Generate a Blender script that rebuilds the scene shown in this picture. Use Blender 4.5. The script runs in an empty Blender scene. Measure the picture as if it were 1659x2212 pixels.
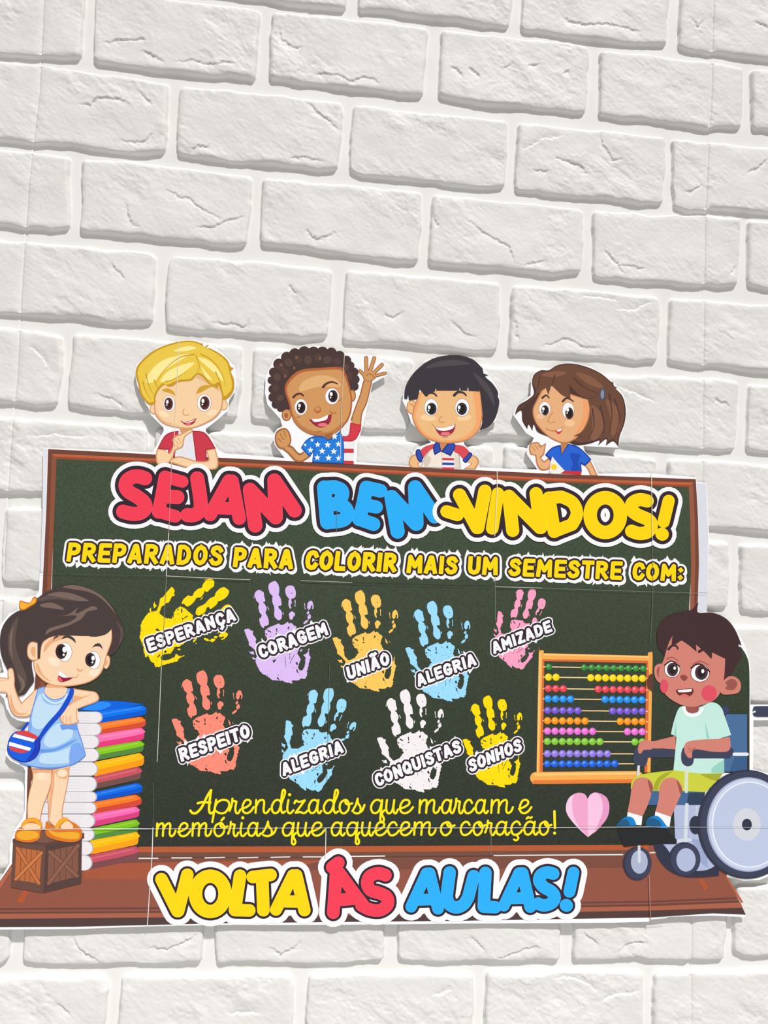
import bpy, math, random
import numpy as np
from mathutils import Matrix, Vector
from mathutils.geometry import delaunay_2d_cdt

# ------------------------------------------------------------------ camera, world, light
SC = bpy.context.scene
FPX, CX, CY = 1660.0, 829.5, 1106.0           # focal length and centre of a 1659 x 2212 picture
ZOFF = 1.83                                    # height of the measured brick course above the floor
CAM = np.array([0.24170621, -0.7694115, -0.478059 + ZOFF])
ROT = np.array([[0.9932928524658906, -0.1056809003031487, 0.04691328757708603],
                [0.05311024964757251, 0.056607058861803464, -0.9969829197480712],
                [0.10270642931456117, 0.9927875846313411, 0.06184012596462578]])
cd = bpy.data.cameras.new('camera')
cd.sensor_fit = 'VERTICAL'; cd.sensor_height = 36.0
cd.lens = 36.0 * FPX / 2212.0
cd.clip_start = 0.02; cd.clip_end = 50
co = bpy.data.objects.new('camera', cd); SC.collection.objects.link(co)
M3 = Matrix([ROT[0].tolist(), (-ROT[1]).tolist(), (-ROT[2]).tolist()]).transposed()
mw = M3.to_4x4(); mw.translation = Vector(CAM.tolist()); co.matrix_world = mw
SC.camera = co
SC.view_settings.view_transform = 'Standard'; SC.view_settings.look = 'None'
SC.view_settings.exposure = -0.05; SC.view_settings.gamma = 1.0
SC.view_settings.use_curve_mapping = False

world = bpy.data.worlds.new('room_light'); SC.world = world; world.use_nodes = True
wn = world.node_tree.nodes['Background']
wn.inputs['Color'].default_value = (1.0, 0.97, 0.93, 1); wn.inputs['Strength'].default_value = 0.25

def lamp(name, kind, loc, target, energy, color, **kw):
    l = bpy.data.lights.new(name, kind); l.energy = energy; l.color = color
    for k, v in kw.items(): setattr(l, k, v)
    o = bpy.data.objects.new(name, l); SC.collection.objects.link(o); o.location = loc
    o.rotation_euler = (Vector(target) - Vector(loc)).to_track_quat('-Z', 'Y').to_euler()
    return o
lamp('ceiling_sun', 'SUN', (0.75, -1.15, 3.3), (0.35, 0, 1.3), 4.0, (1.0, 0.99, 0.975), angle=math.radians(3))
lamp('low_fill_light', 'AREA', (0.3, -1.9, 0.35), (0.35, 0, 0.9), 17, (1.0, 1.0, 1.0), shape='RECTANGLE', size=2.2, size_y=0.9)  # unseen soft fill added low behind the camera to brighten the lower wall

# ------------------------------------------------------------------ picture plane helpers
def to_plane(px, depth):
    """points seen at photo pixels px (N,2) on the wall-parallel plane `depth` metres in front of the wall -> x, z"""
    p = np.asarray(px, float).reshape(-1, 2)
    dcam = np.stack([(p[:, 0] - CX) / FPX, (p[:, 1] - CY) / FPX, np.ones(len(p))], 1)
    dw = dcam @ ROT
    t = (-depth - CAM[1]) / dw[:, 1]
    q = CAM + dw * t[:, None]
    return q[:, [0, 2]]

def lin(c):
    c = c / 255.0
    return c / 12.92 if c <= 0.04045 else ((c + 0.055) / 1.055) ** 2.4

BRICK_H = 0.0047      # relief of the bricks
PAPER_D = 0.0092      # poster stands this far off the mortar

# ------------------------------------------------------------------ materials
def base_mat(name):
    m = bpy.data.materials.new(name); m.use_nodes = True
    return m, m.node_tree, m.node_tree.nodes['Principled BSDF']

INKS = {}
def ink(rgb):
    rgb = tuple(int(v) for v in rgb)
    if rgb in INKS: return INKS[rgb]
    m, nt, b = base_mat('printed_ink_%d_%d_%d' % rgb)
    r, g, bl = (lin(v) for v in rgb)
    tc = nt.nodes.new('ShaderNodeTexCoord')
    n = nt.nodes.new('ShaderNodeTexNoise'); n.inputs['Scale'].default_value = 900; n.inputs['Detail'].default_value = 2
    nt.links.new(tc.outputs['Object'], n.inputs['Vector'])
    mr = nt.nodes.new('ShaderNodeMapRange')
    mr.inputs['From Min'].default_value = 0.3; mr.inputs['From Max'].default_value = 0.7
    mr.inputs['To Min'].default_value = 0.965; mr.inputs['To Max'].default_value = 1.035
    nt.links.new(n.outputs['Fac'], mr.inputs['Value'])
    hs = nt.nodes.new('ShaderNodeHueSaturation'); hs.inputs['Color'].default_value = (r, g, bl, 1)
    nt.links.new(mr.outputs['Result'], hs.inputs['Value'])
    nt.links.new(hs.outputs['Color'], b.inputs['Base Color'])
    b.inputs['Roughness'].default_value = 0.6; b.inputs['Specular IOR Level'].default_value = 0.12
    INKS[rgb] = m
    return m

def wall_material():
    m, nt, b = base_mat('white_foam_brick')
    tc = nt.nodes.new('ShaderNodeTexCoord')
    at = nt.nodes.new('ShaderNodeAttribute'); at.attribute_name = 'brick_face'
    mix = nt.nodes.new('ShaderNodeMix'); mix.data_type = 'RGBA'
    mix.inputs['A'].default_value = (0.765, 0.752, 0.728, 1)
    mix.inputs['B'].default_value = (0.725, 0.708, 0.686, 1)
    nt.links.new(at.outputs['Fac'], mix.inputs['Factor'])
    nt.links.new(mix.outputs['Result'], b.inputs['Base Color'])
    b.inputs['Roughness'].default_value = 0.6; b.inputs['Specular IOR Level'].default_value = 0.3
    n = nt.nodes.new('ShaderNodeTexNoise'); n.inputs['Scale'].default_value = 260; n.inputs['Detail'].default_value = 5
    nt.links.new(tc.outputs['Object'], n.inputs['Vector'])
    mul = nt.nodes.new('ShaderNodeMath'); mul.operation = 'MULTIPLY'
    nt.links.new(n.outputs['Fac'], mul.inputs[0]); nt.links.new(at.outputs['Fac'], mul.inputs[1])
    bp = nt.nodes.new('ShaderNodeBump'); bp.inputs['Strength'].default_value = 0.15; bp.inputs['Distance'].default_value = 0.0012
    nt.links.new(mul.outputs[0], bp.inputs['Height']); nt.links.new(bp.outputs['Normal'], b.inputs['Normal'])
    return m

# ------------------------------------------------------------------ brick wall
RNG = np.random.default_rng(11)
def vnoise(X, Z, s, seed):
    r = np.random.default_rng(seed); T = r.random((128, 128))
    x = X * s + 1000.3; z = Z * s + 1000.7
    xi = np.floor(x).astype(int); zi = np.floor(z).astype(int); fx = x - xi; fz = z - zi
    fx = fx * fx * (3 - 2 * fx); fz = fz * fz * (3 - 2 * fz)
    a = T[zi % 128, xi % 128]; b_ = T[zi % 128, (xi + 1) % 128]; c = T[(zi + 1) % 128, xi % 128]; d_ = T[(zi + 1) % 128, (xi + 1) % 128]
    return (a * (1 - fx) + b_ * fx) * (1 - fz) + (c * (1 - fx) + d_ * fx) * fz

# fronts of the bricks that can be seen, as photo pixels: (course, place) -> outline
BR = {
 (-1, 1): "430,-200 760,-150 742,14 700,10 640,2 560,-10 425,-28",
 (-1, 2): "790,-150 1112,-110 1100,49 1050,46 1000,36 940,34 880,23 829,17 775,12",
 (-1, 3): "1140,-105 1450,-72 1438,88 1380,87 1320,80 1250,74 1180,62 1130,54",
 (-1, 4): "1476,-70 1700,-45 1695,124 1659,120 1600,112 1545,106 1530,106 1500,102 1470,93",
 (0, 0): "-200,-75 180,-36 172,117 140,117 92,113 80,115 0,107 -200,90",
 (0, 1): "208,-28 559,16 555,90 550,163 500,156 470,156 420,151 345,145 300,137 250,131 203,125",
 (0, 2): "590,22 700,33 829,45 922,56 918,130 913,202 870,200 829,193 760,186 690,177 640,172 583,164 586,90",
 (0, 3): "955,64 1050,72 1160,83 1272,99 1270,160 1262,237 1230,236 1160,228 1080,223 1029,217 950,204 951,150",
 (0, 4): "1299,105 1400,115 1530,130 1606,143 1604,200 1600,270 1550,270 1532,272 1520,270 1450,262 1400,252 1340,249 1297,243",
 (0, 5): "1627,146 1760,165 1750,290 1630,274",
 (1, 0): "-200,110 80,135 180,150 361,176 359,250 353,321 330,325 290,325 220,315 160,307 100,300 76,302 60,302 0,295 -200,280",
 (1, 1): "391,182 500,193 640,207 738,218 735,290 726,360 700,364 640,356 560,346 500,344 430,335 383,327 385,250",
 (1, 2): "766,224 880,237 1000,248 1094,258 1093,330 1088,400 1060,402 1000,397 930,387 829,377 780,374 757,366 760,290",
 (1, 3): "1122,262 1220,273 1340,283 1437,295 1436,360 1430,433 1390,436 1340,426 1300,421 1240,420 1180,414 1113,404",
 (1, 4): "1457,297 1527,304 1700,320 1690,456 1620,450 1560,444 1532,442 1522,450 1490,450 1460,441",
 (2, 0): "-200,305 60,325 145,337 142,400 142,489 110,492 66,486 56,488 0,480 -200,460",
 (2, 1): "178,339 280,346 400,360 541,378 538,450 527,522 500,525 450,520 400,515 350,510 300,504 250,499 173,496",
 (2, 2): "568,381 680,392 800,402 909,414 907,480 901,560 860,560 800,551 760,548 700,538 640,527 562,522",
 (2, 3): "937,418 1050,430 1160,437 1258,450 1257,520 1253,584 1220,588 1170,586 1120,578 1060,573 1000,570 928,562",
 (2, 4): "1283,452 1400,462 1520,462 1599,468 1599,540 1593,610 1560,613 1530,608 1518,614 1480,613 1440,607 1400,605 1350,602 1283,594",
 (2, 5): "1620,473 1760,490 1750,632 1680,622 1621,614",
 (3, 0): "-200,495 55,520 200,532 330,546 329,620 324,690 290,693 240,690 200,684 150,678 60,676 45,674 0,672 -200,655",
 (3, 1): "368,549 480,558 600,568 716,578 713,650 706,722 660,726 600,724 560,720 520,713 440,711 400,708 360,700 358,650",
 (3, 2): "750,581 860,590 980,600 1079,611 1077,680 1070,754 1040,757 1000,752 940,746 829,738 780,735 741,733",
 (3, 3): "1110,614 1220,623 1330,630 1424,641 1425,700 1419,777 1380,778 1300,768 1240,762 1180,761 1101,760 1105,690",
 (3, 4): "1451,641 1520,645 1700,660 1690,800 1620,793 1560,784 1526,782 1516,785 1480,784 1448,776",
 (4, 0): "-200,690 44,711 127,724 128,790 117,869 80,874 40,866 28,866 -200,850",
 (4, 1): "158,720 280,728 400,738 521,747 520,820 509,900 440,898 380,893 300,890 250,885 200,882 150,872 152,800",
 (4, 2): "550,751 660,758 780,766 890,776 888,850 880,928 800,925 700,917 600,910 543,903",
 (4, 3): "918,778 1020,788 1140,795 1240,804 1240,880 1233,950 1150,945 1035,940 910,930",
 (4, 4): "1272,806 1400,812 1518,814 1593,820 1592,900 1586,968 1560,970 1524,965 1513,968 1450,962 1400,958 1340,953 1264,946",
 (4, 5): "1621,828 1760,840 1750,980 1680,976 1617,968",
 (5, 0): "-200,890 20,903 160,912 315,926 316,1000 309,1069 200,1064 100,1062 20,1062 -200,1050",
 (5, 1): "340,925 690,950 682,1092 332,1076",
 (5, 2): "720,945 1064,966 1058,1106 712,1092",
 (5, 3): "1092,964 1419,990 1415,1125 1086,1108",
 (5, 4): "1449,990 1517,993 1760,1010 1750,1156 1659,1147 1590,1141 1538,1137 1446,1130",
 (6, 0): "-240,1080 -28,1092 -35,1255 -240,1250",
 (6, 1): "12,1094 120,1100 360,1118 352,1268 200,1262 80,1257 5,1255",
 (6, 4): "1220,1150 1400,1160 1573,1171 1576,1240 1570,1310 1500,1312 1400,1305 1216,1300",
 (6, 5): "1605,1174 1760,1184 1755,1330 1660,1320 1603,1316",
 (9, 4): "1415,1745 1600,1745 1800,1745 1800,1890 1600,1892 1412,1893",
 (10, 0): "-300,1925 18,1928 18,2000 14,2075 4,2080 -300,2085",
 (10, 1): "60,1928 250,1926 438,1924 437,2000 431,2079 380,2081 320,2079 250,2077 200,2082 100,2082 52,2078 54,2000",
 (10, 2): "470,1924 650,1923 830,1921 830,2000 826,2071 780,2074 700,2080 640,2079 580,2076 530,2073 470,2080 466,2000",
 (10, 3): "864,1921 1040,1919 1210,1916 1210,2000 1207,2073 1160,2073 1100,2074 1000,2074 920,2076 861,2072",
 (10, 4): "1242,1916 1400,1914 1569,1910 1569,1990 1563,2070 1530,2070 1495,2066 1485,2072 1440,2073 1390,2067 1340,2067 1290,2071 1240,2074",
 (10, 5): "1596,1914 1800,1908 1800,2062 1659,2064 1610,2064 1592,2058 1591,2000",
 (11, 0): "-300,2122 100,2116 222,2115 226,2140 219,2200 212,2290 -300,2300",
 (11, 1): "264,2114 440,2112 630,2111 632,2160 626,2290 250,2290 256,2200",
 (11, 2): "669,2111 850,2110 1021,2107 1022,2150 1016,2290 660,2290 664,2200",
 (11, 3): "1052,2106 1220,2105 1388,2106 1388,2180 1384,2290 1046,2290",
 (11, 4): "1416,2106 1600,2104 1850,2100 1850,2290 1412,2290",
}
CRACKS = """222,94 262,86 303,79 312,89|305,105 325,120 357,133|380,131 435,132 480,136 517,141|605,60 612,85 635,105 650,100|680,165 700,158 730,160 760,172 800,165 825,182
975,143 985,150 1000,166|1015,145 1030,152 1036,164|1090,150 1105,140|1140,140 1165,135|1215,160 1230,150|1215,30 1240,48 1300,52 1350,58 1395,63|1495,42 1510,60 1520,45|1630,48 1659,60
170,225 200,228 215,210 260,215 280,228|250,300 320,305 335,285|300,195 320,210 330,225|405,320 425,318 455,316|620,345 660,342 700,348|660,215 700,250 735,280
!1130,330 1180,300 1215,296|1200,335 1240,350 1280,375|1150,362 1175,366 1190,370|1295,285 1300,310 1325,340 1345,338|1610,375 1640,365 1655,345|1480,412 1500,408 1520,398
355,405 380,428 410,430 440,455 480,472|427,490 455,490 500,475 525,465|277,440 280,475 300,490|665,500 690,520 730,500|1000,470 1060,510 1095,535 1110,565|1130,570 1160,568 1185,560|940,470 950,485
1300,535 1335,570 1350,595|1340,572 1370,572 1395,580|1580,590 1592,570|240,570 255,590 272,603|620,615 640,635|460,692 500,700 530,705 540,695
830,670 850,685 870,672|975,690 1000,720 1030,728|!1250,640 1300,640 1338,650|!1335,672 1375,662 1410,658|1165,745 1230,730 1300,755|1110,690 1125,740
!60,750 85,775 100,790|205,850 250,860 262,880|!1330,830 1380,850 1420,870|1545,860 1580,880|!60,940 120,935 190,945
162,2022 166,2050 185,2065 215,2077|320,2045 358,2052 390,2042 425,2022|585,2045 608,2062 630,2052 650,2035|1010,2020 1050,2060|1075,2068 1110,2055 1170,2045|1260,2012 1295,2045|1340,2050 1370,2040 1400,2035
120,2165 160,2200|!500,2190 560,2196|!1200,2118 1240,2115 1290,2140|!1300,2165 1340,2150 1380,2140|!940,2150 980,2140""".replace('\n', '|').split('|')
SEAMS = ["95,-200 95,0 85,200 62,400 48,600 38,800 20,1000 0,1400 -40,2000 -50,2400",
         "1542,-200 1540,0 1536,200 1530,300 1523,450 1520,600 1518,800 1517,1000 1508,1400 1492,2050 1490,2400"]

def rawpts(s): return [tuple(float(v) for v in t.rstrip('*').split(',')) for t in s.split()]

def seg_dist(X, Z, P):
    d = np.full(X.shape, 1e9)
    for (x0, z0), (x1, z1) in zip(P[:-1], P[1:]):
        dx, dz = x1 - x0, z1 - z0; L = dx * dx + dz * dz + 1e-18
        t = np.clip(((X - x0) * dx + (Z - z0) * dz) / L, 0, 1)
        d = np.minimum(d, np.hypot(X - x0 - t * dx, Z - z0 - t * dz))
    return d

def inside(X, Z, P):
    r = np.zeros(X.shape, bool); n = len(P)
    for i in range(n):
        x0, z0 = P[i]; x1, z1 = P[(i + 1) % n]
        c = (z0 > Z) != (z1 > Z)
        xi = x0 + (Z - z0) / ((z1 - z0) if z1 != z0 else 1e-12) * (x1 - x0)
        r ^= c & (X < xi)
    return r

def build_wall():
    fine = 0.0009
    def axis(a0, a1, lo, hi):
        f = np.arange(a0, a1, fine); left = np.linspace(lo, a0, int((a0 - lo) / 0.003), endpoint=False)
        right = np.linspace(a1, hi, int((hi - a1) / 0.003))
        return np.concatenate([left, f, right])
    xs = axis(-0.15, 0.84, -0.55, 1.30); zs = axis(0.86, 2.06, 0.55, 2.40)
    X, Z = np.meshgrid(xs, zs)
    # wavy distortion of edges
    wx = (vnoise(X, Z, 55, 1) - .5) * 0.0022 + (vnoise(X, Z, 160, 2) - .5) * 0.0010
    wz = (vnoise(X, Z, 55, 3) - .5) * 0.0022 + (vnoise(X, Z, 160, 4) - .5) * 0.0010
    H = np.zeros(X.shape); F = np.zeros(X.shape)
    ca, sa = math.cos(math.radians(34)), -math.sin(math.radians(34))
    U, W = (X * ca + Z * sa) * .45, -X * sa + Z * ca          # chips run slantwise
    rel = (vnoise(X, Z, 24, 5) - .5) * 0.0016 + (vnoise(X, Z, 70, 6) - .5) * 0.0006
    rr = vnoise(U + wx * 5, W + wz * 5, 60, 7) * .62 + vnoise(U, W, 150, 8) * .28 + vnoise(X, Z, 330, 9) * .10
    q = rr * 6; st = np.floor(q) + np.clip((q - np.floor(q)) / 0.5, 0, 1)
    amp = np.clip(vnoise(X, Z, 30, 41) * 2.2 - .45, .12, 1.3)
    rel += (st / 6 - .5) * 0.0020 * amp
    rel += (vnoise(U, W, 420, 10) - .5) * 0.00034 * (.4 + .6 * amp) + (vnoise(X, Z, 640, 12) - .5) * 0.00012
    cells = {}
    for j in range(-5, 16):
        for i in range(-4, 9):
            off = 0.5 if j % 2 else 0.0
            if j == 0 or True:
                u0 = (i - 1) + off; 
            key = (j, i)
            x0, x1 = (u0 + 0.035) * .175, (u0 + 1 - 0.035) * .175
            z1, z0 = ZOFF - (j - 1 + 0.075) * .0875, ZOFF - (j - 0.075) * .0875
            cells[key] = [(x0, z1), (x1, z1), (x1, z0), (x0, z0)]
    for key, s in BR.items():
        P = to_plane(rawpts(s), BRICK_H)
        # replace the regular brick this one stands for
        c = P.mean(0); best = min(cells, key=lambda k: abs(np.mean([p[0] for p in cells[k]]) - c[0]) + 2 * abs(np.mean([p[1] for p in cells[k]]) - c[1]))
        cells[best] = [tuple(p) for p in P]
    for P in cells.values():
        P = np.array(P); lo = P.min(0) - .008; hi = P.max(0) + .008
        i0, i1 = np.searchsorted(xs, [lo[0], hi[0]]); j0, j1 = np.searchsorted(zs, [lo[1], hi[1]])
        if i1 - i0 < 2 or j1 - j0 < 2: continue
        sl = (slice(j0, j1), slice(i0, i1))
        x = X[sl] + wx[sl]; z = Z[sl] + wz[sl]
        r = 0.0042
        ctr = P.mean(0); Q = ctr + (P - ctr) * (1 - 2 * r / np.maximum(P.max(0) - P.min(0), .02))   # inset, then rounded back out
        d = seg_dist(x, z, list(map(tuple, Q)) + [tuple(Q[0])]); ins = inside(x, z, Q)
        d = np.where(ins, -d, d) - r                    # signed distance to the rounded outline of the front
        t = np.clip((0.0014 - d) / 0.0014, 0, 1)        # flank outside the outline
        prof = t * t * (3 - 2 * t)
        edge = np.clip((d + 0.006) / 0.006, 0, 1)       # softened rim
        h = BRICK_H * prof - 0.0011 * edge ** 3 * (d < 0) - 0.0011 * (d >= 0) * prof
        fm = np.clip(-d / 0.002, 0, 1)
        h = h + rel[sl] * np.clip((-d + 0.0005) / 0.003, 0, 1)
        H[sl] = np.maximum(H[sl], h); F[sl] = np.maximum(F[sl], fm)
    H += (vnoise(X, Z, 40, 20) - .5) * 0.0006 * (1 - F)
    for ci, s in enumerate(CRACKS):
        P = to_plane(rawpts(s.lstrip('!')), BRICK_H); lo = P.min(0) - .012; hi = P.max(0) + .012
        i0, i1 = np.searchsorted(xs, [lo[0], hi[0]]); j0, j1 = np.searchsorted(zs, [lo[1], hi[1]]); sl = (slice(j0, j1), slice(i0, i1))
        if i1 - i0 < 2 or j1 - j0 < 2: continue
        x = X[sl] + wx[sl] * 2.2 + (vnoise(X[sl], Z[sl], 420, 31) - .5) * .0022; z = Z[sl] + wz[sl] * 2.2 + (vnoise(X[sl], Z[sl], 420, 32) - .5) * .0022
        best = np.full(x.shape, 1e9); side = np.zeros(x.shape); par = np.zeros(x.shape); n = len(P) - 1
        for q_ in range(n):
            (x0, z0), (x1, z1) = P[q_], P[q_ + 1]; dx, dz = x1 - x0, z1 - z0; L = dx * dx + dz * dz + 1e-18
            t = np.clip(((x - x0) * dx + (z - z0) * dz) / L, 0, 1); dd = np.hypot(x - x0 - t * dx, z - z0 - t * dz)
            up = ((z - z0) * dx - (x - x0) * dz) * (1 if dx >= 0 else -1)      # > 0 above the line
            m_ = dd < best; best = np.where(m_, dd, best); side = np.where(m_, up, side); par = np.where(m_, (q_ + t) / n, par)
        taper = np.clip(1.15 - np.abs(2 * par - 1) ** 3, 0, 1)
        sg = np.sign(side) * (-1 if s[0] == '!' else 1) * best                     # most ledges face down, some face up
        drop = np.where(sg < 0, np.exp(sg / .0035), np.clip(1 - sg / .0007, 0, 1))
        H[sl] -= 0.0013 * drop * taper * F[sl]
    for s in SEAMS:
        P = list(map(tuple, to_plane(rawpts(s), BRICK_H * .6)))
        d = seg_dist(X, Z, P)
        H -= np.where(d < .004, 0.0014 * np.exp(-(d / 0.0009) ** 2), 0) * (0.35 + 0.65 * F)
        H -= np.where(d < .012, 0.0008 * np.exp(-(d / 0.004) ** 2), 0) * F
    # no brick pushes through the poster
    H = np.minimum(H, PAPER_D - 0.0006)
    nz, nx = X.shape; nv = nz * nx
    V = np.stack([X, -H, Z], -1).reshape(-1, 3).astype(np.float32)
    idx = np.arange(nv, dtype=np.int32).reshape(nz, nx)
    Fq = np.stack([idx[:-1, :-1], idx[:-1, 1:], idx[1:, 1:], idx[1:, :-1]], -1).reshape(-1, 4)
    me = bpy.data.meshes.new('wall_back')
    me.vertices.add(nv); me.vertices.foreach_set('co', V.ravel())
    nf = len(Fq); me.loops.add(nf * 4); me.loops.foreach_set('vertex_index', Fq.ravel())
    me.polygons.add(nf); me.polygons.foreach_set('loop_start', np.arange(nf, dtype=np.int32) * 4)
    me.polygons.foreach_set('use_smooth', np.ones(nf, bool))
    a = me.attributes.new('brick_face', 'FLOAT', 'POINT'); a.data.foreach_set('value', F.ravel().astype(np.float32))
    me.update(calc_edges=True)
    me.materials.append(wall_material())
    o = bpy.data.objects.new('wall_back', me); SC.collection.objects.link(o)
    o['kind'] = 'structure'; o['label'] = 'white embossed brick wall behind the poster'; o['category'] = 'wall'
build_wall()

# ------------------------------------------------------------------ drawing on the poster
def cat(pts, closed, n=5):
    """Catmull-Rom through (x, y, corner)"""
    N = len(pts); out = []
    rng_ = range(N if closed else N - 1)
    for i in rng_:
        p1 = pts[i]; p2 = pts[(i + 1) % N]
        p0 = pts[i - 1] if (closed or i > 0) else p1
        p3 = pts[(i + 2) % N] if (closed or i + 2 < N) else p2
        if p1[2]: p0 = p1
        if p2[2]: p3 = p2
        if p1[2] and p2[2]:
            out.append(p1[:2]); continue
        for k in range(n):
            t = k / n
            out.append(tuple(0.5 * (2 * p1[a] + (p2[a] - p0[a]) * t + (2 * p0[a] - 5 * p1[a] + 4 * p2[a] - p3[a]) * t * t
                                    + (3 * p1[a] - p0[a] - 3 * p2[a] + p3[a]) * t ** 3) for a in (0, 1)))
    if not closed: out.append(pts[-1][:2])
    return out
def toks(s):
    if not isinstance(s, str): return [(p[0], p[1], False) for p in s]
    return [(*(float(v) for v in t.rstrip('*').split(',')), t.endswith('*')) for t in s.split()]

class Crop:
    """coordinates read off an enlarged detail: origin and scale back to photo pixels"""
    def __init__(s, x, y, k): s.x, s.y, s.k = x, y, k
    def m(s, pts): return [(s.x + p[0] * s.k, s.y + p[1] * s.k) for p in pts]
    def P(s, t, n=5): return [s.m(cat(toks(t), True, n))]                    # smooth closed outline
    def G(s, t): return [s.m([p[:2] for p in toks(t)])]                      # straight polygon
    def E(s, cx, cy, rx, ry=None, rot=0, n=28):
        ry = rx if ry is None else ry; c, si = math.cos(math.radians(rot)), math.sin(math.radians(rot)); o = []
        for i in range(n):
            a = 2 * math.pi * i / n; x, y = rx * math.cos(a), ry * math.sin(a)
            o.append((cx + x * c - y * si, cy + x * si + y * c))
        return [s.m(o)]
    def S(s, t, w, w2=None, smooth=True, closed=False, grow=0.0, n=5, flat=False):
        """stroke of width w (crop units) plus grow px on each side"""
        tk = toks(t); pts = cat(tk, closed, n) if smooth else [p[:2] for p in tk]
        if closed: pts = pts + [pts[0]]
        pts = s.m(pts); w1 = w * s.k; wE = (w if w2 is None else w2) * s.k
        return stroke(pts, w1, wE, grow, flat)
IMG = Crop(0, 0, 1)

def stroke(pts, w1, w2=None, grow=0.0, flat=False):
    w2 = w1 if w2 is None else w2
    N = len(pts); out = []
    L = [0.0]
    for a, b in zip(pts[:-1], pts[1:]): L.append(L[-1] + math.hypot(b[0] - a[0], b[1] - a[1]))
    T = L[-1] or 1
    R = [(w1 + (w2 - w1) * l / T) / 2 + grow for l in L]
    for i in range(N - 1):
        (x0, y0), (x1, y1) = pts[i], pts[i + 1]; l = math.hypot(x1 - x0, y1 - y0)
        if l < 1e-6: continue
        ux, uy = (x1 - x0) / l, (y1 - y0) / l
        e0 = R[i] * .92 if (flat and i == 0) else 0; e1 = R[i + 1] * .92 if (flat and i == N - 2) else 0
        ax, ay, bx, by = x0 - ux * e0, y0 - uy * e0, x1 + ux * e1, y1 + uy * e1
        r0, r1 = R[i], R[i + 1]
        out.append([(ax - uy * r0, ay + ux * r0), (bx - uy * r1, by + ux * r1), (bx + uy * r1, by - ux * r1), (ax + uy * r0, ay - ux * r0)])
    for i, (x, y) in enumerate(pts):
        if flat and i in (0, N - 1): continue
        r = R[i]
        if r < 0.05: continue
        k = 8 if r < 2 else (12 if r < 8 else 20)
        a0 = 0.13 + i * .37
        out.append([(x + r * math.cos(a0 + 2 * math.pi * j / k), y + r * math.sin(a0 + 2 * math.pi * j / k)) for j in range(k)])
    return out

def fill(polys, minus=()):
    vs, fs = [], []
    for P in list(polys) + list(minus):
        i0 = len(vs)
        q = [P[i] for i in range(len(P)) if math.hypot(P[i][0] - P[i - 1][0], P[i][1] - P[i - 1][1]) > 1e-4]
        if len(q) < 3: continue
        a = sum(q[i - 1][0] * q[i][1] - q[i][0] * q[i - 1][1] for i in range(len(q)))
        if a < 0: q = q[::-1]
        vs += [Vector((x, y)) for x, y in q]; fs.append(list(range(i0, len(vs))))
    np_ = len(polys)
    r = delaunay_2d_cdt(vs, [], fs, 1, 1e-5)
    V, T, OF = r[0], r[2], r[5]
    tri = []
    for t, of in zip(T, OF):
        if not of: continue
        if any(f >= np_ for f in of): continue
        tri.append(t)
    return [(v.x, v.y) for v in V], tri

STEP = 0.000003
class Pen: z = 0.00002
DATA = {}; ORDER = []
def at(z): Pen.z = z
def d(part, sub, col, polys, minus=()):
    """print a shape onto the poster: part and sub-part it belongs to, ink colour, outlines in photo pixels"""
    Pen.z += STEP
    V, T = fill(polys, minus)
    key = (part, sub)
    if key not in DATA: DATA[key] = []; ORDER.append(key)
    DATA[key].append((col, V, T, Pen.z))

LABELS = {}
def finish(poster):
    made = {}
    def make(key, parent):
        name = (key[1] or key[0]).split('#')[0]
        chunks = DATA.get(key)
        if chunks:
            vs, fs, mi, mats = [], [], [], []
            for col, V, T, z in chunks:
                m = ink(col) if not isinstance(col, bpy.types.Material) else col
                if m not in mats: mats.append(m)
                k = mats.index(m); i0 = len(vs)
                q = to_plane(V, PAPER_D)
                vs += [(x, -PAPER_D - z, zz) for x, zz in q]
                for t in T:
                    a, b_, c = t[0], t[1], t[2]
                    n = (q[b_][0] - q[a][0]) * (q[c][1] - q[a][1]) - (q[b_][1] - q[a][1]) * (q[c][0] - q[a][0])
                    fs.append([i0 + v for v in (t if n > 0 else t[::-1])]); mi.append(k)
            me = bpy.data.meshes.new(name); me.from_pydata(vs, [], fs)
            for m in mats: me.materials.append(m)
            me.polygons.foreach_set('material_index', mi); me.update()
            o = bpy.data.objects.new(name, me)
        else:
            o = bpy.data.objects.new(name, None)
        SC.collection.objects.link(o); o.parent = parent
        lab = LABELS.get(key[1] and (key[0] + '/' + key[1]) or key[0])
        if lab: o['label'] = lab
        return o
    for key in ORDER:
        p = key[0]
        if p not in made: made[p] = make((p, None), poster)
        if key[1]: make(key, made[p])

poster = bpy.data.objects.new('welcome_poster', None); SC.collection.objects.link(poster)
poster.empty_display_size = 0.1
poster['label'] = 'cut-out paper chalkboard poster with painted hands and printed children stuck on the white brick wall'
poster['category'] = 'poster'

WHITE = (240, 240, 243); NAVY = (52, 38, 48); GOLD = (247, 208, 12); RED = (236, 62, 84); BLUE = (42, 170, 243)

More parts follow.
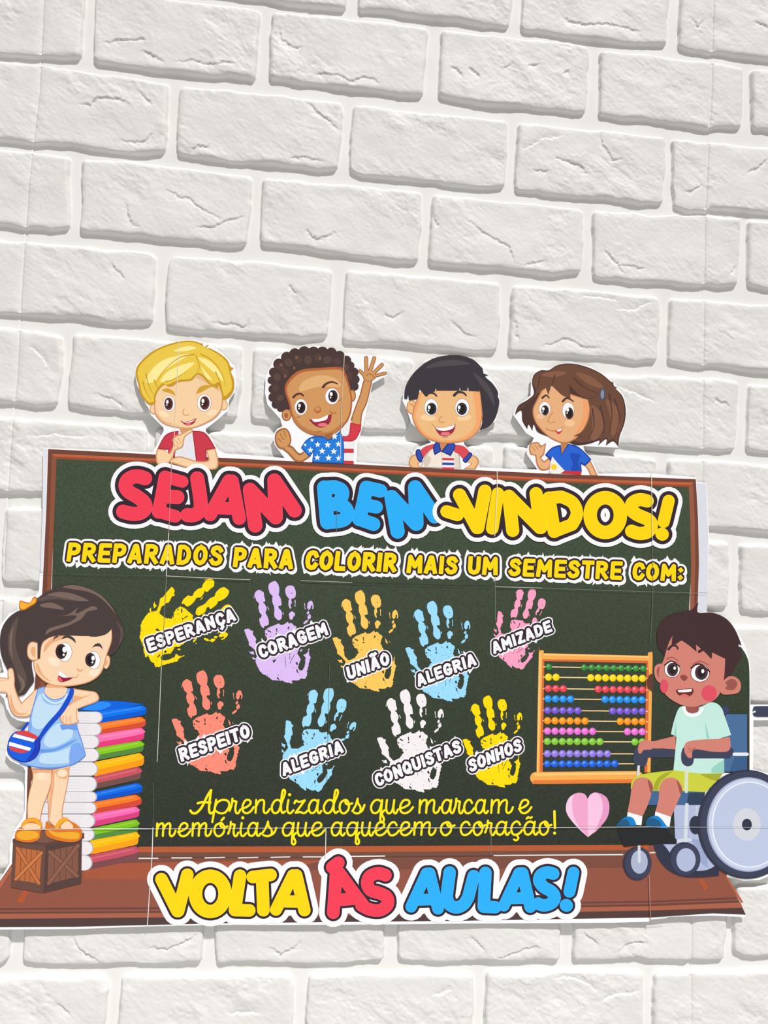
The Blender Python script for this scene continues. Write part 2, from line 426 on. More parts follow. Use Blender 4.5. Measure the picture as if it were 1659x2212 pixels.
# ------------------------------------------------------------------ paper sheet with real thickness, cut round the print
cA = Crop(270, 720, 580 / 1659); cB = Crop(840, 740, 540 / 1659); cC = Crop(0, 1240, 330 / 1659); cD = Crop(0, 1600, 330 / 1659)
cE = Crop(1120, 1280, 539 / 1659)
OUT = []
OUT += IMG.m(rawpts("86,1240 87,1236 92,1095 93,967 200,971 330,977"))
OUT += cA.m(rawpts("195,690 240,600 235,580 160,505 145,460 130,440 75,320 60,240 75,185 200,85 350,42 430,38 520,65 600,120 680,205 690,290 680,360 645,410 635,480 540,560 500,590 500,605 540,655 570,715 620,742 800,755 985,770 925,690 915,630 940,590 972,575 960,530 880,440 865,370 870,260 920,160 1010,95 1190,75 1330,110 1380,130 1530,135 1600,170 1618,260 1530,310 1480,530 1470,570 1435,690 1430,795"))
OUT += cB.m(rawpts("0,810 135,818 130,790 180,700 280,662 150,535 120,450 90,385 100,310 190,170 300,100 430,80 600,130 680,230 732,320 737,400 712,520 495,650 500,675 590,770 602,828 800,838 985,842 915,740 920,690 950,660 962,632 910,600 825,480 840,430 940,350 945,230 990,180 1060,175 1200,130 1350,160 1500,270 1560,350 1582,450 1562,560 1534,640 1524,697 1290,687 1300,720 1345,770 1390,870"))
OUT += IMG.m(rawpts("1400,1022 1504,1031 1504,1041 1526,1043 1529,1100 1532,1165 1529,1240 1527,1322"))
OUT += cE.m(rawpts("1300,133 1380,163 1432,220 1480,300 1502,340 1532,440 1542,500 1542,745 1760,745 1760,848 1562,850 1560,1178 1700,1210 1800,1330 1850,1540 1800,1740 1700,1870 1600,1912 1500,1916 1410,1895 1378,1890"))
OUT += IMG.m(rawpts("1612,1976 1610,1981 1540,1978 1450,1980 1405,1985 1404,1991 1330,1993 1200,1994 1000,1995 829,1997 640,1998 470,1998 320,2001 160,2007 0,2008 -40,2009 -40,1950 0,1900 20,1865 21,1825 32,1791 49,1767 53,1751 54,1664 50,1657 22,1643 12,1630 15,1610 22,1592 50,1572 58,1560 38,1556 25,1548 14,1530 9,1510 0,1500 -30,1502 -40,1480 -20,1462 8,1452 2,1425 -8,1410 -10,1370 4,1345 20,1325 38,1318 40,1296 60,1290 78,1286 84,1275"))
def paper():
    V, T = fill([OUT])
    q = to_plane(V, PAPER_D); n = len(V); t = 0.0004
    vs = [(x, -PAPER_D, z) for x, z in q] + [(x, -PAPER_D + t, z) for x, z in q]
    fs = []; edges = {}
    for tr in T:
        a, b_, c = tr[:3]
        s = (q[b_][0] - q[a][0]) * (q[c][1] - q[a][1]) - (q[b_][1] - q[a][1]) * (q[c][0] - q[a][0])
        tt = list(tr) if s > 0 else list(tr)[::-1]
        fs.append(tt); fs.append([v + n for v in tt[::-1]])
        for i in range(len(tt)):
            e = (tt[i], tt[(i + 1) % len(tt)])
            if (e[1], e[0]) in edges: del edges[(e[1], e[0])]
            else: edges[e] = 1
    for a, b_ in edges: fs.append([b_, a, a + n, b_ + n])
    me = bpy.data.meshes.new('paper_backing'); me.from_pydata(vs, [], fs); me.update(); me.materials.append(ink((243, 243, 246)))
    o = bpy.data.objects.new('paper_backing', me); SC.collection.objects.link(o); o.parent = poster
    o['label'] = 'white cut-out paper edge around the print'
paper()

# ------------------------------------------------------------------ chalkboard, frame, ledge
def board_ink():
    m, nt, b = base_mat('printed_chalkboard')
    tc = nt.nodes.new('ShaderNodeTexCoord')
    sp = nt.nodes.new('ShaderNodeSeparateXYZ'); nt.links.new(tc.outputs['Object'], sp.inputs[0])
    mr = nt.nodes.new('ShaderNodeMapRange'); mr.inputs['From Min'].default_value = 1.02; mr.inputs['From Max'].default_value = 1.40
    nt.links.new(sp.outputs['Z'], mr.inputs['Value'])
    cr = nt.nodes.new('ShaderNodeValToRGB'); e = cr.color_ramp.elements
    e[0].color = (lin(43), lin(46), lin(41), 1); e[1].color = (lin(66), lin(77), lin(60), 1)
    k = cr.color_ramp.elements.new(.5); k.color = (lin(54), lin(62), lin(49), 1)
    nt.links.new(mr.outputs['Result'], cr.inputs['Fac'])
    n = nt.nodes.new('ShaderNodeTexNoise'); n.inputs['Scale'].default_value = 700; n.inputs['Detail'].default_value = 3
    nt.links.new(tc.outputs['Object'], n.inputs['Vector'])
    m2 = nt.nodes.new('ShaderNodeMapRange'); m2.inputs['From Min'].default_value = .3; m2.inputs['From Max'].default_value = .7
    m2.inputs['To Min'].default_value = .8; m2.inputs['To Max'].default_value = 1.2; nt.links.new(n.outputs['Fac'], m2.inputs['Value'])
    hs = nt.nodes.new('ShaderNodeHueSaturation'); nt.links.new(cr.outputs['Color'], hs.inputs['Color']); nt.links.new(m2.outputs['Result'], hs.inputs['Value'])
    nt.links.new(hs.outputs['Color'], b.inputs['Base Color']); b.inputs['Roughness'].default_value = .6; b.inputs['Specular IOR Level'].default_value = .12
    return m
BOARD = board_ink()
BB = 'chalkboard'; LABELS[BB] = 'dark green printed chalkboard'
at(0.00001)
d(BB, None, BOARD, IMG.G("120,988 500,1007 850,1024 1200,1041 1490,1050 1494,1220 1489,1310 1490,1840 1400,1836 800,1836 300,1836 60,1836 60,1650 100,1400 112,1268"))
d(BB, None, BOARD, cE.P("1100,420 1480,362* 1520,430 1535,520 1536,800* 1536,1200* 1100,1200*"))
FR = 'wooden_frame'; LABELS[FR] = 'brown wooden frame printed round the chalkboard'
DKB, LTB = (112, 68, 54), (186, 96, 62)
d(FR, None, DKB, IMG.G("104,970 500,990 850,1007 1200,1024 1503,1035 1503,1045 1200,1034 850,1017 500,1000 112,981"))
d(FR, None, LTB, IMG.G("112,980 500,999 850,1016 1200,1033 1498,1042 1489,1052 1200,1042 850,1025 500,1008 122,991"))
d(FR, None, (150, 74, 48), IMG.G("118,986 500,1004 850,1021 1200,1038 1492,1048 1489,1052 1200,1042 850,1025 500,1008 122,991"))
d(FR, None, DKB, IMG.G("104,970 113,981 108,1100 101,1290 90,1420 70,1860 54,1860 60,1650 80,1420 92,1268 100,1100"))
d(FR, None, (140, 80, 58), IMG.G("112,980 122,991 117,1120 110,1290 100,1420 84,1860 70,1860 90,1420 101,1290 108,1100"))
d(FR, None, DKB, IMG.G("1503,1035 1497,1043 1501,1130 1502,1220 1498,1330 1498,1360 1506,1330 1510,1220 1508,1120"))
d(FR, None, (150, 88, 64), IMG.G("1497,1043 1488,1052 1491,1130 1493,1220 1489,1360 1498,1360 1502,1220 1501,1130"))
LG = 'wooden_ledge'; LABELS[LG] = 'brown wooden ledge printed under the chalkboard'
d(LG, None, (142, 82, 66), IMG.P("30,1860* 60,1831* 700,1829* 1300,1826* 1560,1826* 1570,1892* 1611,1976* 1540,1973* 1404,1982* 1000,1989* 500,1994* 160,2002* -38,2003* -38,1955* 0,1903*", 1))
d(LG, None, (176, 88, 52), IMG.G("300,1829 700,1828 1100,1826 1400,1825 1400,1836 1100,1838 700,1841 300,1841"))
d(LG, None, (112, 76, 62), IMG.G("60,1841 700,1841 1100,1838 1400,1836 1400,1850 1100,1851 700,1855 60,1855"))
d(LG, None, (92, 62, 56), IMG.G("190,1850 700,1851 1100,1847 1100,1850 700,1854 190,1853"))
d(LG, None, (120, 74, 62), IMG.G("60,1855 700,1856 1100,1852 1400,1850 1400,1874 1100,1876 700,1880 60,1880"))
d(LG, None, (160, 84, 58), IMG.G("180,1866 500,1860 700,1858 560,1895 300,1900 180,1898"))
d(LG, None, (104, 66, 58), IMG.G("-38,1962 320,1960 700,1956 1100,1950 1404,1946 1590,1938 1592,1942 1404,1950 1100,1954 700,1960 320,1964 -38,1966"))
d(LG, None, (104, 66, 58), IMG.G("-38,1970 320,1968 700,1964 1100,1958 1404,1953 1596,1945 1598,1949 1404,1957 1100,1962 700,1968 320,1972 -38,1974"))
d(LG, None, (166, 94, 72), IMG.G("-38,1974 320,1972 700,1968 1100,1962 1404,1958 1600,1950 1604,1960 1404,1966 1100,1972 700,1977 320,1982 -38,1985"))
d(LG, None, (80, 60, 58), IMG.G("-38,1985 320,1982 700,1978 1100,1973 1404,1967 1604,1961 1611,1976 1540,1973 1404,1982 1000,1989 500,1994 160,2002 -38,2003"))
d(LG, None, (172, 84, 50), IMG.G("52,1922 62,1926 50,1950 36,1948"))
d(LG, None, (172, 84, 50), IMG.G("1508,1898 1518,1898 1530,1918 1522,1924"))
d(LG, None, (176, 100, 74), IMG.G("26,1870 30,1872 -20,1950 -38,1953 0,1906"))
d(LG, None, (176, 100, 74), IMG.G("1566,1892 1570,1892 1606,1950 1600,1950"))
for x0, x1, y0, y1 in ((300, 341, 1854, 1854), (371, 414, 1853, 1853), (443, 485, 1853, 1852), (515, 557, 1853, 1852), (585, 626, 1852, 1851), (655, 695, 1851, 1851), (757, 831, 1850, 1849), (1067, 1345, 1848, 1846), (1404, 1420, 1842, 1841)):
    d(LG, 'dash_mark#%d' % x0, (225, 220, 215), IMG.S([(x0, y0), (x1, y1)], 2.6, smooth=False))
d('paper_margin#a', None, (214, 215, 224), IMG.G("1505,1044 1525,1045 1530,1165 1527,1320 1508,1322 1507,1302 1511,1220 1509,1120"))
d('paper_margin#b', None, (222, 222, 229), IMG.G("93,968 103,970 99,1100 92,1236 87,1236 92,1095"))

# ------------------------------------------------------------------ bubble lettering
def title(word_id, letters, w, crop, col, dark, white, sub='letter', tint=None):
    """letters: list of stroke lists in crop units; each stroke (points, width)"""
    alls = [st for L in letters for st in L]
    def polys(sts, grow):
        o = []
        for p, ww in sts: o += crop.S(p, ww or w, smooth=True, grow=grow, n=4)
        return o
    d(word_id, None, WHITE, polys(alls, white))
    d(word_id, 'dark_outline', NAVY, polys(alls, dark))
    for i, L in enumerate(letters):
        c = tint[i] if tint else col
        d(word_id, '%s#%d' % (sub, i), tuple(min(255, v + 14) for v in c), polys(L, 0))
        d(word_id, '%s#%d' % (sub, i), c, polys(L, -0.9))
def ell(cx, cy, rx, ry, n=20, a0=0):
    return ' '.join('%g,%g' % (cx + rx * math.cos(a0 + 2 * math.pi * i / n), cy + ry * math.sin(a0 + 2 * math.pi * i / n)) for i in range(n + 1))
at(0.00045)
k = Crop(220, 990, 450 / 1659)
LABELS['title_word#sejam'] = 'red word SEJAM'
title('title_word#sejam', [
 [("345,160 300,146 248,148 202,178 190,225 218,268 280,305 338,352 346,400 305,436 240,442 170,425", 112)],
 [("505,150* 480,290* 452,428*", 104), ("505,148* 642,186*", 96), ("500,302* 602,310*", 112), ("452,425* 585,462*", 100)],
 [("760,160 782,300 788,392 760,440 715,455 682,452", 112)],
 [("1013,180* 864,448*", 106), ("1037,182* 1095,478*", 106), ("930,396* 1075,402*", 100)],
 [("1180,252* 1222,535*", 114), ("1180,252* 1385,470*", 114), ("1375,178* 1385,470*", 114), ("1375,178* 1535,415*", 114)]], 112, k, RED, 8, 17)
k = Crop(660, 1010, 350 / 1659)
LABELS['title_word#bem'] = 'sky blue word BEM'
at(0.00052)
title('title_word#bem', [
 [("190,205* 205,380* 222,560*", 146), ("190,205* 300,200* 360,225 378,270 350,345 320,375* 210,378*", 140), ("320,375* 400,405 432,470 400,530 330,552* 222,560*", 140)],
 [("622,205* 590,370* 550,530*", 140), ("622,205* 766,238*", 140), ("600,380* 724,405*", 134), ("552,528* 696,580*", 138)],
 [("880,302* 942,655*", 146), ("880,302* 1130,575*", 146), ("1122,203* 1135,575*", 146), ("1122,203* 1322,500*", 146)]], 146, k, BLUE, 8, 17)
k = Crop(930, 1030, 560 / 1659)
LABELS['title_word#vindos'] = 'yellow word -VINDOS!'
at(0.00059)
title('title_word#vindos', [
 [("102,222* 172,244*", 80)],
 [("185,116* 297,325*", 84), ("347,92* 302,325*", 84)],
 [("430,108* 394,330*", 80)],
 [("500,124* 525,343*", 84), ("500,124* 700,325*", 84), ("674,108* 704,325*", 84)],
 [("756,136* 790,350*", 84), ("756,136* 835,128* 908,165 936,235 905,305* 790,350*", 80)],
 [(ell(1117, 245, 97, 111), 86)],
 [("1385,155 1338,146 1292,166 1284,210 1325,245 1392,275 1412,312 1388,352 1335,363 1285,348", 84)],
 [("1522,154* 1490,288*", 78), ("1478,366* 1482,368*", 82)]], 84, k, GOLD, 8, 17)
k = Crop(300, 1820, 570 / 1659)
LABELS['closing_word#volta'] = 'yellow word VOLTA'
at(0.0002)
title('closing_word#volta', [
 [("142,230* 242,430*", 79), ("305,202* 247,430*", 79)],
 [(ell(449, 322, 93, 111), 84)],
 [("636,208* 604,424* 694,426*", 79)],
 [("716,216* 828,203*", 79), ("775,212* 783,425*", 79)],
 [("968,205* 862,422*", 75), ("990,205* 1041,425*", 77), ("905,369* 1010,371*", 76)]], 84, k, GOLD, 5.2, 17.5)
LABELS['closing_word#as'] = 'red word ÀS'
title('closing_word#as', [
 [("1216,155* 1254,126*", 79), ("1240,196* 1222,440*", 79), ("1260,190* 1340,300* 1410,392*", 77), ("1235,362* 1350,352*", 79)],
 [("1550,205 1505,192 1452,212 1436,258 1458,300 1515,318 1560,345 1562,392 1515,425 1450,420 1400,395", 79)]], 84, k, RED, 5.2, 17.5)
k = Crop(840, 1830, 440 / 1659)
LABELS['closing_word#aulas'] = 'sky blue word AULAS!'
title('closing_word#aulas', [
 [("306,212* 181,485*", 93), ("331,212* 400,500*", 96), ("245,428* 380,424*", 94)],
 [("495,205* 470,400* 490,462 545,490 605,468 645,410* 690,235*", 101)],
 [("786,208* 772,484* 866,488*", 101)],
 [("1060,210* 936,476*", 93), ("1088,210* 1151,486*", 96), ("1005,416* 1125,412*", 94)],
 [("1338,215 1290,204 1240,224 1224,272 1258,322 1325,362 1350,410 1322,455 1262,474 1215,458", 101)],
 [("1502,206* 1470,362*", 96), ("1443,472* 1447,474*", 103)]], 108, k, BLUE, 5.2, 17.5)

# ------------------------------------------------------------------ grunge capitals
GL = {
 'A': (.66, ["13,13 30,87 36,87 53,13", "20,32 46,32"]),
 'P': (.60, ["13,13 13,87", "13,87 34,87 46,80 48,67 45,54 34,46 13,46"]),
 'R': (.63, ["13,13 13,87", "13,87 34,87 46,80 48,68 45,56 34,49 13,49", "28,49 51,13"]),
 'E': (.58, ["48,87 13,87 13,13 48,13", "13,50 43,50"]),
 'D': (.64, ["13,13 13,87 30,87 44,78 51,60 51,40 44,22 30,13 13,13"]),
 'O': (.66, ["33,87 21,80 13,62 13,38 21,20 33,13 45,20 53,38 53,62 45,80 33,87"]),
 'S': (.60, ["47,74 40,85 29,87 17,81 14,69 20,59 32,52 43,45 48,33 44,20 32,13 19,15 12,26"]),
 'C': (.60, ["49,72 43,84 31,87 19,80 13,62 13,38 19,20 31,13 43,16 50,29"]),
 'L': (.54, ["13,87 13,13 44,13"]),
 'I': (.27, ["13,87 13,13"]),
 'M': (.78, ["13,13 16,87 39,38 62,87 65,13"]),
 'U': (.64, ["13,87 13,34 18,19 32,13 46,19 51,34 51,87"]),
 'T': (.60, ["11,87 49,87", "30,87 30,13"]),
 'N': (.64, ["13,13 13,87 51,13 51,87"]),
 'G': (.64, ["49,73 43,84 31,87 19,80 13,62 13,38 19,20 31,13 45,17 51,30 51,45 36,45"]),
 'Z': (.60, ["12,87 48,87 13,13 49,13"]),
 'H': (.64, ["13,13 13,87", "51,13 51,87", "13,50 51,50"]),
 'Q': (.66, ["33,87 21,80 13,62 13,38 21,20 33,13 45,20 53,38 53,62 45,80 33,87", "36,30 52,8"]),
 ':': (.30, ["14,24 15,25", "14,66 15,67"]),
}
GL['Ç'] = (.60, GL['C'][1] + ["31,6 35,-8 25,-18"]); GL['Ã'] = (.66, GL['A'][1] + ["17,112 26,117 38,109 48,115"])
def word_strokes(text, BL, BR_, up, up2=None, track=.03):
    """letters laid along a baseline BL-BR_ with height vector up; returns per letter (polylines px, weight px)"""
    up2 = up2 or up
    tot = sum(GL[c][0] for c in text) + track * (len(text) - 1)
    x = 0; out = []
    for c in text:
        w, sts = GL[c]; L = []
        for s in sts:
            pl = []
            for px, py in rawpts(s):
                t = (x + px / 100) / tot; v = py / 100
                ux = up[0] + (up2[0] - up[0]) * t; uy = up[1] + (up2[1] - up[1]) * t
                pl.append((BL[0] + (BR_[0] - BL[0]) * t + ux * v, BL[1] + (BR_[1] - BL[1]) * t + uy * v))
            L.append(pl)
        out.append(L); x += w + track
    return out
def spikes(BL, BR_, up, rnd, n, reach, depth):
    o = []
    for i in range(n):
        t = rnd.random(); s = rnd.choice((0, 1))
        bx = BL[0] + (BR_[0] - BL[0]) * t + up[0] * s; by = BL[1] + (BR_[1] - BL[1]) * t + up[1] * s
        sg = 1 if s else -1; L = math.hypot(*up); ux, uy = up[0] / L * sg, up[1] / L * sg
        ex, ey = -uy, ux; h = depth - 3 + rnd.random() ** 1.4 * reach; w = 3.5 + rnd.random() * 6; lean = rnd.uniform(-7, 7)
        o.append([(bx - ex * w, by - ey * w), (bx + ex * w, by + ey * w), (bx + ux * h + ex * lean, by + uy * h + ey * lean)])
    return o
def caps(pid, text, BL, BR_, up, up2, weight, col, dark, white, nsp, drop=0, sub='letter', specks=6, seed=1, own=None):
    rnd = random.Random(seed); H = math.hypot(*up); L = word_strokes(text, BL, BR_, up, up2)
    wt = weight * H
    def P(ls, g, flat=False, dy=0):
        o = []
        for pl in ls: o += stroke([(x + dy * .6, y + dy) for x, y in pl], wt, None, g, flat)
        return o
    al = [pl for l in L for pl in l]
    n0 = own or pid
    s0 = None if own is None else own
    d(pid, s0, WHITE, P(al, white) + (P(al, white - 2, dy=drop) if drop else []) + spikes(BL, BR_, up, rnd, nsp, 9, white + 1))
    d(pid, (own + '_dark' if own else 'dark_outline') if not own else own, NAVY, P(al, dark))
    for i, l in enumerate(L):
        m = []
        for _ in range(specks):
            pl = rnd.choice(l); a, b_ = pl[0], pl[-1]; t = rnd.random()
            cx, cy = a[0] + (b_[0] - a[0]) * t + rnd.uniform(-3, 3), a[1] + (b_[1] - a[1]) * t + rnd.uniform(-3, 3); r = rnd.uniform(.3, .8)
            m.append([(cx + r * math.cos(q) * rnd.uniform(.6, 1.5), cy + r * math.sin(q)) for q in (0, 1.2, 2.5, 3.8, 5.1)])
        d(pid, own if own else '%s#%d' % (sub, i), col, P(l, 0, True), m)
at(0.0002)
for i, (tx, bl, br, upl, upr) in enumerate((
 ('PREPARADOS', (141, 1214), (481, 1224), (6, -43), (4, -47)), ('PARA', (501, 1226), (634, 1231), (5, -45), (2, -45)),
 ('COLORIR', (656, 1232), (856, 1237), (6, -45), (4, -43)), ('MAIS', (876, 1239), (988, 1242), (4, -42), (3, -41)),
 ('UM', (1008, 1242), (1076, 1244), (3, -42), (2, -42)), ('SEMESTRE', (1096, 1245), (1343, 1254), (4, -40), (3, -42)),
 ('COM:', (1363, 1254), (1476, 1257), (4, -41), (2, -38)))):
    pid = 'subtitle_word#%d' % i; LABELS[pid] = 'yellow word %s' % tx
    caps(pid, tx, bl, br, upl, upr, .225, (248, 212, 14), 4.2, 8.5, 4 * len(tx), drop=4.5, seed=i, specks=4)

# ------------------------------------------------------------------ painted hands
def jag(P, amp, step, seed):
    r = random.Random(seed); o = []
    for i in range(len(P)):
        (x0, y0), (x1, y1) = P[i], P[(i + 1) % len(P)]; L = math.hypot(x1 - x0, y1 - y0); n = max(1, int(L / step))
        for k_ in range(n):
            t = k_ / n; a = r.uniform(-amp, amp) if (k_ or amp) else 0
            o.append((x0 + (x1 - x0) * t - (y1 - y0) / L * a, y0 + (y1 - y0) * t + (x1 - x0) / L * a))
    return o
PALM = "525,880 560,850 610,820 660,800 690,790 735,765 760,790 800,795 840,765 880,740 900,770 945,765 970,800 1010,820 1020,850 1000,890 985,930 1010,1000 1030,1040 1045,1100 1050,1180 1025,1240 1055,1290 1080,1340 1050,1400 1040,1460 1060,1500 1110,1500 1140,1440 1150,1380 1155,1300 1120,1262 1150,1250 1190,1220 1210,1130 1207,1240 1230,1300 1215,1360 1195,1440 1175,1520 1182,1580 1140,1640 1080,1620 1060,1650 1000,1665 935,1650 955,1705 860,1690 790,1665 730,1655 660,1655 600,1625 560,1590 480,1550 430,1490 400,1430 375,1370 385,1310 400,1240 430,1200 470,1210 560,1180 625,1085 590,1060 625,1050 555,1010 525,940"
FING = ["200,870 235,855 280,855 300,880 340,890 330,930 350,960 370,985 385,1020 375,1050 385,1085 395,1150 440,1200 420,1240 330,1150 275,1110 270,1060 245,1000 215,920",
 "358,330 375,280 430,245 470,265 500,285 510,340 525,425 490,440 520,470 550,540 530,600 550,640 575,700 580,780 550,805 510,815 505,843 460,810 440,750 435,690 450,690 472,640 440,600 420,520 430,460 400,430 375,380",
 "575,210 590,150 640,120 680,108 715,140 740,200 745,280 735,325 760,360 780,450 775,490 730,500 745,540 780,580 785,640 780,690 740,720 690,690 665,640 670,560 665,510 640,450 635,380 640,345 600,300",
 "840,230 870,190 920,178 965,190 995,250 1003,310 985,370 930,390 940,450 918,480 930,530 915,540 890,490 890,420 900,390 860,340 840,280",
 "895,625 920,590 945,583 985,610 985,650 960,670 945,710 910,705 905,680",
 "1180,520 1185,460 1210,425 1240,410 1265,440 1280,490 1275,540 1258,550 1262,490 1238,490 1230,540 1200,560",
 "1170,610 1200,570 1215,600 1190,640", "1185,660 1215,620 1235,640 1235,690 1210,700 1180,750 1130,782 1118,760 1160,720 1190,710",
 "1132,455 1145,450 1145,510 1162,555 1143,540", "348,345 356,335 358,360 352,385", "555,495 570,510 590,560 575,555",
 "985,400 998,410 996,510 984,500", "1060,860 1090,900 1100,950 1070,935", "1120,900 1145,920 1130,930", "270,1200 300,1215 340,1200 360,1260 330,1250 300,1245", "320,1290 345,1300 385,1320 370,1335 335,1325",
 "1065,1190 1090,1170 1110,1180 1080,1215", "800,590 812,600 806,640 795,630"]
HOLES = ["555,868 590,880 622,900 612,912 570,895", "692,850 712,845 716,905 705,915", "690,925 720,920 724,945 685,940", "890,815 905,820 900,862 872,852",
 "833,1290 840,1290 852,1450 846,1452", "905,1200 913,1200 911,1330 903,1330", "985,1238 990,1244 912,1394 906,1388", "640,1350 700,1320 690,1350 655,1390",
 "1000,1380 1030,1370 1035,1420 1005,1410", "1005,1480 1030,1490 1042,1550 1018,1530", "705,1610 725,1610 752,1640 735,1650 712,1635", "733,1560 738,1565 726,1592 722,1585",
 "550,1565 575,1572 570,1582", "535,925 560,930 552,950 538,945", "940,285 948,295 940,312 934,298", "640,1040 680,1045 670,1052", "1060,1560 1068,1575 1058,1580", "610,960 618,975 606,985", "930,880 955,890 940,897", "795,960 806,965 798,972"]
TM = {'index': (430, 245), 'mid': (670, 108), 'pinky': (1240, 410), 'thumb': (200, 870), 'spike': (955, 1705), 'ring': (920, 178)}
HANDS = [
 ('coragem', 'CORAGEM', 'lilac', (214, 184, 238), Crop(500, 1240, 230 / 1659), dict(mid=(670, 108), thumb=(200, 870), spike=(955, 1705), pinky=(1240, 410)), (563, 1424), (711, 1371), (-9, -28.5)),
 ('esperanca', 'ESPERANÇA', 'yellow', (252, 216, 6), Crop(280, 1240, 260 / 1659), dict(mid=(1385, 230), thumb=(600, 190), spike=(215, 1150), pinky=(1365, 830), index=(1130, 78)), (321.5, 1409), (512, 1340), (-8.6, -28)),
 ('uniao', 'UNIÃO', 'orange yellow', (246, 196, 92), Crop(700, 1260, 180 / 1593), dict(mid=(695, 135), thumb=(165, 1050), spike=(1060, 2075), pinky=(1370, 500)), (752, 1470), (844, 1435), (-6, -29)),
 ('alegria', 'ALEGRIA', 'upper pale blue', (152, 214, 248), Crop(860, 1280, 190 / 1659), dict(mid=(650, 158), thumb=(135, 1050), spike=(1030, 2060), pinky=(1310, 520)), (903, 1485), (1031, 1436), (-7, -27)),
 ('amizade', 'AMIZADE', 'pink', (246, 158, 192), Crop(1040, 1260, 180 / 1659), dict(mid=(1075, 125), thumb=(340, 555), spike=(600, 1690), index=(780, 125), ring=(1240, 310)), (1066, 1414), (1194, 1364), (-7, -26)),
 ('respeito', 'RESPEITO', 'coral', (246, 136, 116), Crop(350, 1430, 220 / 1659), dict(mid=(660, 135), thumb=(160, 940), spike=(965, 1830), pinky=(1270, 455)), (391, 1647), (543, 1592), (-7.3, -29.8)),
 ('alegria_low', 'ALEGRIA', 'lower pale blue', (152, 214, 242), Crop(590, 1470, 200 / 1659), dict(mid=(1065, 135), thumb=(235, 718), spike=(590, 1980), pinky=(1475, 745), index=(745, 170)), (611, 1678), (744, 1625), (-6.6, -28)),
 ('conquistas', 'CONQUISTAS', 'white', (236, 230, 232), Crop(790, 1480, 360 / 1659), dict(mid=(400, 40), thumb=(112, 530), spike=(588, 1068), pinky=(750, 235)), (814, 1701), (999, 1624), (-8, -28)),
 ('sonhos', 'SONHOS', 'deep yellow', (250, 214, 6), Crop(790, 1480, 360 / 1659), dict(mid=(1220, 103), thumb=(965, 545), spike=(1390, 1020), pinky=(1535, 268)), (1015, 1670), (1129, 1621), (-5.4, -28)),
]
at(0.0002)
for hi, (hid, tx, cname, col, crop, ref, bl, br, up) in enumerate(HANDS):
    A = []; B = []
    for kk, (x, y) in ref.items():
        sx, sy = TM[kk]; qx, qy = crop.m([(x, y)])[0]
        A += [[sx, sy, 1, 0, 0, 0], [0, 0, 0, sx, sy, 1]]; B += [qx, qy]
    cf = np.linalg.lstsq(np.array(A, float), np.array(B), rcond=None)[0]
    tf = lambda P: [(cf[0] * x + cf[1] * y + cf[2], cf[3] * x + cf[4] * y + cf[5]) for x, y in P]
    pid = 'handprint#' + hid; LABELS[pid] = '%s painted handprint' % cname
    at(0.0002 + (hi % 2) * .00006)
    holes = [tf(jag(rawpts(s), 3, 9, 50 + j)) for j, s in enumerate(HOLES)]
    rs = random.Random(77 + hi)
    for _ in range(26):
        hx, hy, hr = rs.uniform(560, 1060), rs.uniform(840, 1600), rs.uniform(2, 6)
        holes.append(tf([(hx + hr * rs.uniform(.6, 1.6) * math.cos(q), hy + hr * rs.uniform(.6, 1.6) * math.sin(q)) for q in (0, 1.2, 2.5, 3.8, 5.1)]))
    d(pid, None, col, [tf(jag(rawpts(PALM), 7, 11, 3))] + [tf(jag(cat(toks(s), True, 3), 2.0, 9, 9 + j)) for j, s in enumerate(FING[:5])] + [tf(jag(rawpts(s), 3, 9, 9 + j)) for j, s in enumerate(FING[5:])], holes)
    caps(pid, tx, bl, br, up, up, .235, (240, 240, 244), 4.4, 6.6, 10, seed=30 + hi, own='word_label#' + hid, specks=5)
    LABELS[pid + '/word_label#' + hid] = 'white word %s' % tx

# ------------------------------------------------------------------ cursive lines
CU = {
 'a': ["86,80 60,99 28,90 6,50 14,10 40,1 66,22 84,76", "89,98 80,42 84,10 98,0 114,18"],
 'c': ["85,76 70,96 45,99 16,76 5,40 20,6 50,0 85,15 106,38"],
 'd': ["80,80 58,99 28,90 6,50 14,10 40,1 64,22 84,80 108,140 110,168 98,174 88,152 80,80 80,25 92,2 112,14"],
 'e': ["0,32 40,45 74,66 78,88 56,100 28,90 8,50 15,12 45,0 80,15 106,46"],
 'i': ["20,98 10,42 16,8 36,0 62,22"],
 'm': ["11,98 6,3", "8,46 25,85 48,99 60,84 56,3", "58,46 80,85 104,99 116,84 111,22 124,1 146,16 158,45"],
 'n': ["11,98 6,3", "8,46 30,88 55,99 70,84 66,20 78,1 95,8 112,32"],
 'o': ["48,99 16,80 5,40 20,6 46,0 76,26 82,66 66,95 48,99", "66,95 52,80 72,64 108,74"],
 'p': ["13,100 -10,-66", "3,36 20,80 55,100 86,85 88,46 66,6 36,0 12,14"],
 'q': ["86,80 60,99 28,90 6,50 14,10 40,1 66,22 84,76", "88,98 74,-38 80,-62 94,-63 100,-42 86,-4 104,22"],
 'r': ["0,18 22,62 30,108*", "30,108* 30,88* 56,90 72,86* 60,38 68,5 90,0 112,26"],
 's': ["0,16 32,60 50,108*", "50,108* 54,76 78,44 76,12 46,-2 14,6", "60,0 96,22 116,62"],
 'u': ["12,98 5,42 15,6 40,0 66,26 82,98", "82,98 74,42 80,6 98,0 116,26"],
 'z': ["0,74 12,94 36,84 80,96* 10,4* 46,8 76,0 104,22"],
}
